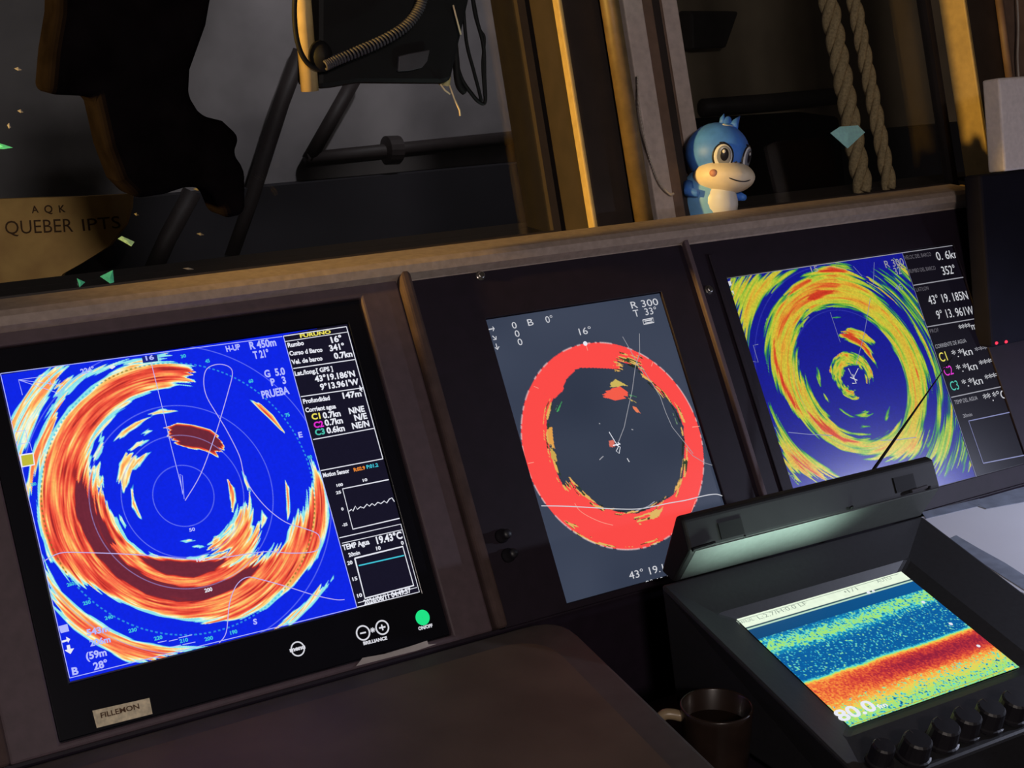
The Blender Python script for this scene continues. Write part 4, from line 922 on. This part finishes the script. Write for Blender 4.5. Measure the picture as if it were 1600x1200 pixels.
for px_, py_ in ((1163, 839), (1331, 793), (1452, 762), (1178, 854)):      # rivets on the lining
    c = hit(px_, py_, spt(0, -0.050, 0.060), S2 * 0.965 - S3 * 0.26); t_ = MB(); nn = S2 * 0.965 - S3 * 0.26; nn = nn / np.linalg.norm(nn)
    t_.lathe(c - nn * 0.001, nn, [(0.0026, 0), (0.0026, 0.0016), (0.0016, 0.0024), (0.0003, 0.0026)], 12); t_.build('rivet', M_RUB, hood)
def slot(px0, px1, m, w):
    nn = S2 * 0.965 - S3 * 0.26; nn /= np.linalg.norm(nn)
    p = hit(*px0, spt(0, -0.0525, 0.045), nn); q = hit(*px1, spt(0, -0.0525, 0.045), nn); t = MB(); t.tube([p, q], w, 8); t.build('latch', m, hood)
slot((1082, 859), (1117, 848), M_RUB, 0.0022); slot((1424, 768), (1448, 760), M_GREYCORD, 0.0022)
t_ = MB(); nn = S2 * 0.965 - S3 * 0.26; q = [hit(x, y, spt(0, -0.0545, 0.030), nn) for x, y in ((1310, 850), (1325, 846), (1326, 851), (1312, 855))]; t_.prism(q, nn * 0.002); t_.build('latch', M_LID, hood)
# hood_fill is an added light standing in for display glow on the hood
bl_ = area_light('hood_fill', tuple(spt(0.070, 0.055, 0.004)), tuple(spt(0.070, -0.045, 0.084)), 0.01, HOOD_W, (0.72, 1.0, 0.86), es)
bl_.data.shape = 'RECTANGLE'; bl_.data.size = 0.20; bl_.data.size_y = 0.022; bl_.data.spread = math.radians(66)
# control knobs
for k, (x, y, r) in enumerate(((1378, 1176, 0.012), (1431, 1166, 0.0155), (1475, 1145, 0.0155), (1509, 1128, 0.0155), (1546, 1116, 0.0155), (1584, 1103, 0.0155))):
    a_, b_ = sat(x, y, CT + 0.012); t_ = MB()
    t_.lathe(spt(a_, b_, CT), S3, [(r + 0.002, 0), (r + 0.002, 0.003), (r, 0.004), (r * 0.92, 0.020), (r * 0.80, 0.022), (0.0004, 0.0222)], 20)
    kn = t_.build('knob', M_BLACK, es, False)
    t_ = MB(); p = spt(a_, b_ - r * 0.45, CT + 0.0215); t_.tube([p, p - S2 * r * 0.35], 0.0010, 6); t_.build('pointer', M_GREYCORD, kn)

# ------------------------------------------------------------------ mug
MC = np.array([0.560, -0.427, ZS])
mug = empty('mug', MC, 'small dark brown mug beside the echo sounder', 'mug')
t_ = MB(); t_.lathe(MC, (0, 0, 1), [(0.0005, 0.0), (0.026, 0.0), (0.029, 0.003), (0.034, 0.03), (0.0362, 0.088), (0.0368, 0.0935), (0.0355, 0.0950), (0.0342, 0.0935), (0.032, 0.035), (0.024, 0.008), (0.0005, 0.007)], 40); t_.build('cup', M_MUG, mug, True)
t_ = MB(); t_.lathe(MC + np.array([0, 0, 0.07]), (0, 0, 1), [(0.0333, 0), (0.0334, 0.0015), (0.0003, 0.0016)], 32); t_.build('coffee', mat('coffee', (0.012, 0.006, 0.004), 0.15), mug)
hd = -CR * 0.95 - np.array([0, 0, 0]); hd[2] = 0; hd /= np.linalg.norm(hd)
t_ = MB(); t_.tube(smooth_path([MC + hd * 0.034 + np.array([0, 0, 0.082]), MC + hd * 0.052 + np.array([0, 0, 0.084]), MC + hd * 0.062 + np.array([0, 0, 0.066]), MC + hd * 0.058 + np.array([0, 0, 0.040]), MC + hd * 0.033 + np.array([0, 0, 0.024])], 6), 0.0056, 12); t_.build('handle', M_MUGH, mug, True)

# ------------------------------------------------------------------ paper with tape
zp = ZD + 0.0015
pp = empty('paper_sheet', (1.45, -0.45, ZD), 'pale lavender paper sheet taped to the table at the right', 'paper')
t_ = MB(); box(t_, 1.012, 1.75, -0.66, -0.200, ZD, zp); t_.build('sheet', M_PAPER, pp)
HZ = lambda x, y: hit(x, y, (0, 0, zp), np.array([0, 0, 1.0]))
def strip(pts, k):
    t = MB(); t.prism([HZ(x, y) + np.array([0, 0, 0.0002 * k]) for x, y in pts], (0, 0, 0.0006)); t.build('tape_strip', M_CLEAR, pp)
strip([(1440, 801), (1530, 780), (1548, 787), (1447, 811)], 1)
strip([(1512, 786), (1590, 764), (1640, 752), (1640, 766), (1538, 795)], 2)
strip([(1528, 789), (1640, 763), (1640, 778), (1541, 796)], 3)
strip([(1484, 842), (1494, 837), (1530, 858), (1570, 880), (1640, 925), (1640, 945), (1598, 921), (1540, 884)], 1)

# ------------------------------------------------------------------ dark device at the right edge, grey box, antenna
DL = math.radians(11); DUu = np.array([0, math.sin(DL), math.cos(DL)]); DN = np.array([0, -math.cos(DL), math.sin(DL)])
DP0 = cpt(1.30, -0.02, 0.085)
def dpt(x, y, d=0.0): return hit(x, y, DP0, DN) - DN * d
DD = 0.030
c0 = hit(1503, 279, DP0 - DN * DD, DN); c1 = hit(1519, 544, DP0 - DN * DD, DN); xL = (c0[0] + c1[0]) / 2 + 0.004
c0 = dpt(1540, 272); c1 = dpt(1540, 545)
ht = (c0 - c1) @ DUu
dv = empty('instrument_case', np.array([xL + 0.1, c1[1], c1[2]]), 'dark blue black instrument case with two red lights at right edge', 'instrument')
t_ = MB(); B_ = np.array([xL, c1[1], c1[2]])
t_.prism([B_, B_ + U * 0.26, B_ + U * 0.26 + DUu * ht, B_ + DUu * ht], -DN * DD); t_.build('case', M_DEV, dv, bevel=0.004)
for x, y in ((1557, 536), (1572, 534)):
    p = dpt(x, y); t_ = MB(); t_.ell(p, U * 0.0030, DUu * 0.0022, DN * 0.0016, 12, 8); t_.build('indicator_light', emis('red_led', (255, 40, 70), 1.6), dv, True)
pb = B_ + U * 0.21 + DUu * ht * 0.5 - DN * (DD - 0.001)
kb_ = (pb @ N - 0.0035) / (DN @ N)
t_ = MB(); t_.tube([pb, pb - DN * (kb_ - 0.002)], 0.012, 12); t_.build('bracket', M_BLACK, dv)
gx0 = dpt(1566, 200)[0]; gtop = dpt(1566, 125); gb = dpt(1566, 272)
t_ = MB(); gz0 = (B_ + DUu * ht)
hgt = (gtop - gb) @ DUu
t_.prism([np.array([gx0, gz0[1], gz0[2]]) + DUu * 0.0005 + a_ for a_ in (U * 0, U * 0.12, U * 0.12 + DUu * hgt, DUu * hgt)], -DN * 0.03)
tag(t_.build('junction_box', M_GBOX, bevel=0.003), 'light grey box standing on the dark instrument case', 'box')
# antenna behind the hood
an = empty('whip_antenna', np.array([0.93, -0.232, ZS]), 'thin black whip antenna slanting across the right sonar picture', 'antenna')
Yp = np.array([0, 1.0, 0])
pA = hit(1488, 558, (0, -0.235, 0), Yp); pB = hit(1345, 762, (0, -0.235, 0), Yp)
dA = (pB - pA) / np.linalg.norm(pB - pA); kk = (ZS + 0.05 - pB[2]) / dA[2]; pE = pB + dA * kk
t_ = MB(); t_.tube([pA, pA + (pB - pA) * 0.25, pA + (pB - pA) * 0.6, pB, pE], [0.0006, 0.0010, 0.0017, 0.0024, 0.0030], 10); t_.build('whip', M_RUB, an, True)
t_ = MB(); t_.lathe((pE[0], pE[1], ZS), (0, 0, 1), [(0.012, 0), (0.012, 0.008), (0.006, 0.014), (0.005, 0.055), (0.001, 0.056)], 16); t_.build('base', M_RUB, an)

# ------------------------------------------------------------------ toy on the sill
DY = 0.110
px1 = 1.0 / F_PX * ((hit(1120, 245, (0, DY, 0), Yp) - CAM) @ CF)        # metres per photo pixel here
RT, UP, TW = CR, -CD, -CF
UPv = np.array([0, 0, 1.0])
def dg(x, y, t=0.0): return hit(x, y, (0, DY, 0), Yp) + TW * t * px1
toy = empty('dragon_toy', np.array([dg(1112, 330)[0], DY, 0.030]), 'blue baby dragon toy with big eyes standing on the sill', 'toy')
k = px1
# face looks to the viewer's right and slightly down
fy = math.radians(32); FD = TW * math.cos(fy) + RT * math.sin(fy); FR = RT * math.cos(fy) - TW * math.sin(fy); FU = UP
hc = dg(1121, 240)
H = MB(); H.ell(hc, FR * 51 * k, FU * 48 * k, FD * 49 * k, 36, 24, lambda d: 1.0 - 0.05 * max(0, -d[1])); head = H.build('head', M_BLUE, toy, True)
S_ = MB(); sc_ = hc - FU * 38 * k + FD * 14 * k
S_.ell(sc_, FR * 50 * k, FU * 27 * k, FD * 41 * k, 32, 18, lambda d: 1.0 + 0.10 * max(0, d[2]) - 0.10 * max(0, d[1]) * max(0, d[2])); sn = S_.build('muzzle', M_CREAM, head, True)
def on_head(ax, ay, out=0.0):
    d = np.array([math.sin(ax) * math.cos(ay), math.sin(ay), math.cos(ax) * math.cos(ay)])
    p = hc + FR * 51 * k * d[0] + FU * 48 * k * d[1] + FD * 49 * k * d[2]
    n = FR * d[0] + FU * d[1] + FD * d[2]; n /= np.linalg.norm(n)
    return p + n * out * k, n
def disc_on(name, ax, ay, w, h, out, m, parent, dx=0, dy=0, t=2.0):
    p, n = on_head(ax, ay, out); r = np.cross(FU, n); r /= np.linalg.norm(r); u = np.cross(n, r)
    B = MB(); B.ell(p + r * dx * k + u * dy * k, r * w * k, u * h * k, n * t * k, 24, 12); return B.build(name, m, parent, True)
for sx in (-1, 1):
    ax = 0.50 * sx; ay = -0.24
    disc_on('eye_outline', ax, ay, 17.0, 21.0, -0.8, M_INK, head)
    disc_on('eye_white', ax, ay, 14.4, 18.6, 0.2, M_WHITE, head)
    disc_on('iris', ax, ay, 11.8, 15.6, 1.0, M_IRIS, head, 1.0, 1.0)
    disc_on('pupil', ax, ay, 7.2, 10.4, 1.9, M_INK, head, 1.5, 2.5)
    disc_on('glint', ax, ay, 2.6, 3.2, 3.0, M_WHITE, head, 0.5, 7.5, 1.2)
    disc_on('brow', ax * 1.05, 0.20, 5.0, 1.4, -0.2, M_INK, head)
    p = sc_ + FR * 40 * k * sx - FU * 0 * k + FD * 26 * k
    if sx < 0:
        B = MB(); B.ell(p - FD * 1 * k, FR * 7 * k, FU * 6 * k, FD * 6 * k, 16, 10); B.build('cheek_blush', M_ROSE, sn, True)
    B = MB(); p = sc_ + FU * 18 * k + FD * 36 * k + FR * 5 * k * sx; B.ell(p, FR * 1.8 * k, FU * 1.2 * k, FD * 3 * k, 10, 6); B.build('nostril', M_INK, sn, True)
mp = [sc_ + FR * a_ * k + FU * (-6 - 6 * (1 - (a_ / 24.0) ** 2)) * k + FD * (44.5 * math.sqrt(max(0, 1 - (a_ / 52.0) ** 2 - 0.08))) * k for a_ in (-24, -16, -8, 0, 8, 16, 24)]
B = MB(); B.tube(smooth_path(mp, 4), 0.9 * k, 8); B.build('mouth', M_INK, sn, True)
# crest tuft and white crown patch
B = MB(); p, n = on_head(0.35, 1.20, -6); B.ell(p + FU * 6 * k, FR * 9 * k, FU * 12 * k + FR * 4 * k, FD * 6 * k, 16, 10); p, n = on_head(0.55, 1.0, -3); B.tube([p, p + FU * 10 * k + FR * 5 * k, p + FU * 20 * k + FR * 14 * k], [8 * k, 5.5 * k, 0.6 * k], 10); p, n = on_head(0.0, 1.3, -3); B.tube([p, p + FU * 10 * k, p + FU * 17 * k + FR * 3 * k], [6 * k, 4 * k, 0.6 * k], 10); B.build('crest', M_BLUE, head, True)
disc_on('crown_patch', 0.05, 1.05, 11, 5.0, -0.8, M_WHITE, head, 0, 0, 1.6); disc_on('crown_inset', 0.05, 1.05, 8, 3.0, 0.2, M_LBLUE, head, 0, 0, 1.4)
# body, belly, arms, tail
bc = dg(1106, 316)
B = MB(); zb_ = 0.0302
bz = np.array([bc[0], DY, zb_])
B.lathe(bz, (0, 0, 1), [(34 * k, 0), (44 * k, 6 * k), (46 * k, 24 * k), (46 * k, 44 * k), (44 * k, 62 * k), (36 * k, 78 * k), (20 * k, 94 * k)], 28); body_ = B.build('body', M_LBLUE, toy, True)
B = MB(); B.ell(bz + UPv * 34 * k + FD * 24 * k, FR * 33 * k, UPv * 38 * k, FD * 30 * k, 24, 14); B.build('belly', M_WHITE, body_, True)
for sx in (-1, 1):
    s0 = bz + UPv * 66 * k + FR * sx * 40 * k; B = MB()
    B.tube([s0, s0 + FR * sx * 10 * k + FD * 14 * k - UPv * 14 * k, s0 + FR * sx * 6 * k + FD * 32 * k - UPv * 18 * k], [9 * k, 8 * k, 5 * k], 12); B.build('arm', M_BLUE, toy, True)
    B = MB(); B.ell(bz + FR * sx * 30 * k + FD * 26 * k + UPv * 8 * k, FR * 14 * k, UPv * 8.5 * k, FD * 18 * k, 18, 10); B.build('foot', M_BLUE, toy, True)
tp = bz - FD * 38 * k + UPv * 12 * k
B = MB(); B.tube([tp, tp - FD * 18 * k, tp - FD * 20 * k - FR * 24 * k + UPv * 8 * k], [15 * k, 10 * k, 2 * k], 12); B.build('tail', M_BLUE, toy, True)

# ------------------------------------------------------------------ rope, cords, window reflections built as facets
def rope(name, top, bot, r, label, d):
    P0_ = hit(*top, W0 + WN * d, WN); P1_ = hit(*bot, W0 + WN * d, WN); ax = (P1_ - P0_); Ln = np.linalg.norm(ax); ax /= Ln
    ext = (0.0315 - P1_[2]) / ax[2]; P1_ = P1_ + ax * ext; Ln += ext          # down to the shelf
    P0_ = P0_ - ax * 0.25; Ln += 0.25
    a = np.cross(ax, [0, 1, 0]); a /= np.linalg.norm(a); b_ = np.cross(ax, a)
    e = empty(name, P1_, label, 'rope', 'rope strands at the right window')
    n = int(Ln / 0.004)
    for s_ in range(3):
        pts = [P0_ + ax * Ln * i_ / n + (a * math.cos(i_ * 0.26 + s_ * 2.0944) + b_ * math.sin(i_ * 0.26 + s_ * 2.0944)) * r * 0.52 for i_ in range(n + 1)]
        t = MB(); t.tube(pts, r * 0.56, 8); t.build('strand', M_ROPE, e, True)
rope('rope', (1294, 0), (1349, 297), 0.0150, 'thick twisted tan rope at the right window, left of the two', -0.115)
rope('rope', (1334, 0), (1390, 292), 0.0115, 'thinner twisted tan rope at the right window, right of the two', -0.115)

def glass_glint(name, pts, m, label, thick=0.0015, cat='painted_glint', apex=None):  # window reflections put into colour as small facets
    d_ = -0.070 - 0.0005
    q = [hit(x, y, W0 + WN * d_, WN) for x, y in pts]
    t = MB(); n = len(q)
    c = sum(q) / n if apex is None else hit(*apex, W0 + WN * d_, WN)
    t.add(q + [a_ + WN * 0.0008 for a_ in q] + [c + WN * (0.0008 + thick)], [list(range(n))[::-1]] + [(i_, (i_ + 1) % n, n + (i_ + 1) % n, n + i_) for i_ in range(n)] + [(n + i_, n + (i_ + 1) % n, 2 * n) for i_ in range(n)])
    return tag(t.build(name, m), label, cat, 'window reflections built as coloured facets')
glass_glint('facet_glint', [(1297, 208), (1312, 198), (1340, 196), (1351, 207), (1324, 232)], M_TURQ, 'turquoise reflection built as a bright facet on the right window', 0.004, 'painted_glint', (1322, 208))
glass_glint('window_glint', [(156, 432), (176, 422), (178, 441), (172, 443)], M_GREENF, 'larger painted green glint low on the left window', 0.002)
glass_glint('window_glint', [(120, 435), (133, 441), (124, 449)], M_GREENF, 'small painted green glint nearest the sill at far left', 0.0015)
glass_glint('window_glint', [(184, 373), (190, 369), (210, 378), (205, 385)], M_LIMEF, 'pale lime bar shaped painted glint beside the lettered board', 0.001)
glass_glint('window_glint', [(-6, 223), (6, 226), (20, 231), (6, 233), (-6, 233)], M_GREENF, 'painted green pointed glint at the left picture edge', 0.001)
for x, y, w2, h2, lb in ((213, 335, 4, 4, 'tiny pale square painted glint just right of the lettered board'), (313, 366, 6, 4, 'faint grey painted glint right of the lime bar on the glass'), (294, 420, 9, 3, 'faint slanting painted glint just above the sill'),
                         (28, 108, 6, 5, 'faint grey painted glint high at the left picture edge'), (32, 174, 5, 5, 'faint grey painted glint above the green pointed one'), (14, 197, 3, 8, 'narrow upright grey painted glint by the green pointed one'), (167, 189, 7, 3, 'left of two faint painted glints over the black shape'),
                         (204, 188, 6, 3, 'right of two faint painted glints over the black shape'), (308, 296, 6, 4, 'faint grey painted glint at the lower edge of the black shape')):
    glass_glint('pale_glint', [(x - w2, y - h2 * 0.2), (x, y - h2 * 0.6), (x + w2, y + h2 * 0.3), (x, y + h2 * 0.5)], M_FAINT, lb, 0.0006)

# bead cord beside the toy
pts = [hit(x, y, W0 + WN * 0.02, WN) for x, y in ((996, 120), (1000, 180), (1012, 235), (1028, 282), (1045, 302), (1052, 303))]
t_ = MB(); sp_ = smooth_path(pts, 10)
for i_ in range(0, len(sp_)): t_.ell(sp_[i_], U * 0.0014, np.array([0, 0.0014, 0]), UPv * 0.0020, 8, 5)
t_.tube(sp_, 0.0005, 6)
tag(t_.build('bead_cord', mat('bead_grey', (0.40, 0.35, 0.31), 0.5)), 'thin beaded cord hanging beside the toy', 'cord')
pts = [hit(x, y, W0 + WN * 0.012, WN) for x, y in ((1588, -30), (1591, 40), (1590, 90), (1592, 124))]
t_ = MB(); t_.tube(smooth_path(pts, 6), 0.0016, 8)
tag(t_.build('cord', mat('bead_grey', (0.40, 0.35, 0.31), 0.5)), 'thin grey cord hanging above the grey box at the right edge', 'cord')
t_ = MB(); t_.tube([hit(x, y, W0 + WN * 0.010, WN) for x, y in ((1556, -40), (1568, 50), (1580, 140))], 0.0065, 12)
tag(t_.build('brown_pipe', M_BROWN, smooth=True), 'narrow brown pipe above the grey box', 'pipe')

# ------------------------------------------------------------------ overhead radio with cables
RY = -0.035
def rp_(x, y, d=0.0): return hit(x, y, (0, RY - d, 0), Yp)
rd = empty('overhead_radio', rp_(600, 135), 'black overhead radio hanging in front of the left window', 'radio')
t_ = MB(); t_.prism([rp_(x, y) for x, y in ((497, -70), (745, -70), (735, 0), (706, 128), (690, 132), (560, 131), (520, 138), (497, 140))], (0, 0.055, 0)); t_.build('case', M_RUB, rd, bevel=0.006)
t_ = MB(); t_.tube([rp_(468, -70, 0.0), rp_(472, 0), rp_(484, 142)], 0.0092, 16); t_.build('mounting_rail', M_POST, rd, True)
t_ = MB(); t_.tube([rp_(716, -40, -0.02), rp_(705, 40, -0.02), rp_(694, 134, -0.02)], 0.0062, 12); t_.build('mounting_rail', M_POST, rd, True)
t_ = MB(); t_.prism([rp_(x, y, 0.006) for x, y in ((624, 88), (640, 84), (672, 78), (668, 96), (660, 106), (640, 111), (622, 112))], (0, 0.004, 0)); t_.build('grey_tab', M_GREYCORD, rd, bevel=0.001)
pts = smooth_path([rp_(x, y, 0.02) for x, y in ((508, 102), (530, 92), (565, 78), (600, 62), (632, 42), (652, 18), (662, -10), (668, -50))], 14)
t_ = MB(); hp = []
for i_, p in enumerate(pts):
    tn = pts[min(i_ + 1, len(pts) - 1)] - pts[max(i_ - 1, 0)]; tn /= np.linalg.norm(tn)
    hp.append((p, tn))
cp = []
for i_ in range(len(hp) - 1):
    for s_ in range(7):
        f_ = s_ / 7; p = hp[i_][0] * (1 - f_) + hp[i_ + 1][0] * f_; tn = hp[i_][1]
        a = np.cross(tn, [0, 1, 0]); a /= np.linalg.norm(a); b_ = np.cross(tn, a); w = (i_ * 7 + s_) * 2 * math.pi / 14
        cp.append(p + (a * math.cos(w) + b_ * math.sin(w)) * 0.0045)
t_.tube(cp, 0.0015, 6); t_.build('coiled_cord', M_GREYCORD, rd, True)
t_ = MB(); t_.tube(smooth_path([rp_(x, y, 0.014) for x, y in ((464, -40), (460, 20), (466, 70), (482, 100), (505, 108), (520, 100))], 8), 0.0026, 10); t_.build('cable', M_RUB, rd, True)
t_ = MB(); t_.ell(rp_(500, 88, 0.01), U * 0.013, UPv * 0.016, np.array([0, 0.012, 0]), 16, 10); t_.build('cord_plug', M_RUB, rd, True)
for pl, r in (([(712, -30), (716, 30), (712, 80), (720, 120), (738, 148), (750, 160), (758, 158), (757, 120), (755, 70), (742, 20), (735, -30)], 0.0022), ([(722, -30), (728, 60), (740, 110), (748, 140), (752, 158)], 0.0020), ([(705, 10), (712, 90), (716, 130), (726, 144)], 0.004), ([(735, -30), (748, 40), (757, 60), (754, 100), (757, 150)], 0.0016)):
    t_ = MB(); t_.tube(smooth_path([rp_(x, y, -0.01) for x, y in pl], 6), r, 8); t_.build('cable', M_RUB, rd, True)
for pl in ([(708, 8), (713, 28), (720, 54)], [(702, 133), (710, 155), (718, 172), (719, 181)], [(688, 132), (695, 141), (703, 147)]):
    t_ = MB(); t_.tube([rp_(x, y, 0.01) for x, y in pl], 0.0010, 8); t_.build('wire_end', M_WIRE, rd, True)

# black outline swept into a slab, at the left
GY = -0.03
gm = [hit(x, y, (0, GY, 0), Yp) for x, y in ((92, -80), (340, -80), (332, 0), (325, 40), (300, 110), (298, 150), (318, 182), (352, 190), (379, 215), (368, 240), (386, 266), (386, 336), (352, 344), (334, 300), (300, 292), (260, 305), (215, 312), (188, 285), (168, 232), (150, 152), (74, 148), (80, 80), (90, 20))]
t_ = MB(); t_.prism(gm, (0, 0.05, 0))
tag(t_.build('black_silhouette', M_MATTEBLACK, bevel=0.012, seg=4), 'black bulky shape in front of the left window', 'silhouette')

# ------------------------------------------------------------------ lamps
cl = empty('cabin_lamp', (-0.5, -2.6, 1.00), 'dim round cabin ceiling lamp behind the viewer', 'lamp')
t_ = MB(); t_.lathe((-0.5, -2.6, 1.02), (0, 0, 1), [(0.17, 0.0), (0.18, 0.02), (0.12, 0.06), (0.001, 0.065)], 32); t_.build('lamp_housing', M_GBOX, cl, True)
area_light('lamp_light', (-0.5, -2.6, 1.012), (0.3, -0.3, -0.2), 0.3, CABIN_W, (1.0, 0.87, 0.80), cl)

AL = Vector((-1.02, 0.0, 0.42)); AT = Vector((1.50, 0.15, 0.27))
dl = empty('amber_lamp', AL, 'amber lamp at the left end of the windows, outside the picture', 'lamp')
t_ = MB(); d_ = (AT - AL).normalized(); t_.lathe(AL - d_ * 0.14, tuple(d_), [(0.02, 0), (0.04, 0.03), (0.05, 0.15), (0.046, 0.15), (0.035, 0.04)], 24); t_.build('lamp_housing', M_BLACK, dl, True)
t_ = MB(); t_.tube([AL - d_ * 0.13, AL - d_ * 0.13 + Vector((0, 0.0, -0.37))], 0.008, 10); t_.build('stem', M_BLACK, dl, True)
area_light('lamp_light', tuple(AL), tuple(AT), 0.03, AMBER_W, (1.0, 0.60, 0.13), dl, spot=math.radians(31))

dn_ = empty('deck_lamp', (1.25, 0.62, 1.25), 'cool lamp under the wheelhouse eave lighting the bulkhead', 'lamp')
t_ = MB(); t_.lathe((1.25, 0.62, 1.27), (0, 0, 1), [(0.06, 0), (0.07, 0.01), (0.05, 0.05), (0.001, 0.055)], 24); t_.build('lamp_housing', M_BLACK, dn_, True)
area_light('lamp_light', (1.25, 0.62, 1.262), (1.33, 1.5, 0.02), 0.06, DECK_COOL_W, (1.0, 0.93, 0.95), dn_, spot=math.radians(52))

chl = empty('paper_fill_lamp', (1.85, -0.62, ZD), 'added gooseneck lamp brightening the paper, unseen outside the picture', 'lamp')  # added out of view only to brighten the paper
t_ = MB(); t_.lathe((1.85, -0.62, ZD), (0, 0, 1), [(0.05, 0), (0.05, 0.012), (0.01, 0.02), (0.0005, 0.02)], 24); t_.build('base', M_BLACK, chl)
hp_ = np.array([1.60, -0.69, -0.02])
t_ = MB(); t_.tube(smooth_path([(1.85, -0.62, ZD + 0.018), (1.86, -0.62, -0.1), (1.80, -0.64, 0.06), (1.68, -0.67, 0.09), tuple(hp_ + np.array([0.01, 0.01, 0.045]))], 8), 0.006, 10); t_.build('neck', M_BLACK, chl, True)
t_ = MB(); t_.lathe(hp_ + np.array([0.0, 0, 0.05]), (-0.25, 0.0, -1), [(0.01, 0), (0.02, 0.005), (0.04, 0.05), (0.037, 0.05), (0.018, 0.008)], 24); t_.build('shade', M_BLACK, chl, True)
area_light('lamp_light', tuple(hp_ + np.array([-0.008, 0, 0.015])), (1.28, -0.38, ZD), 0.02, PAPER_FILL_W, (0.72, 0.77, 1.0), chl, spot=math.radians(95))
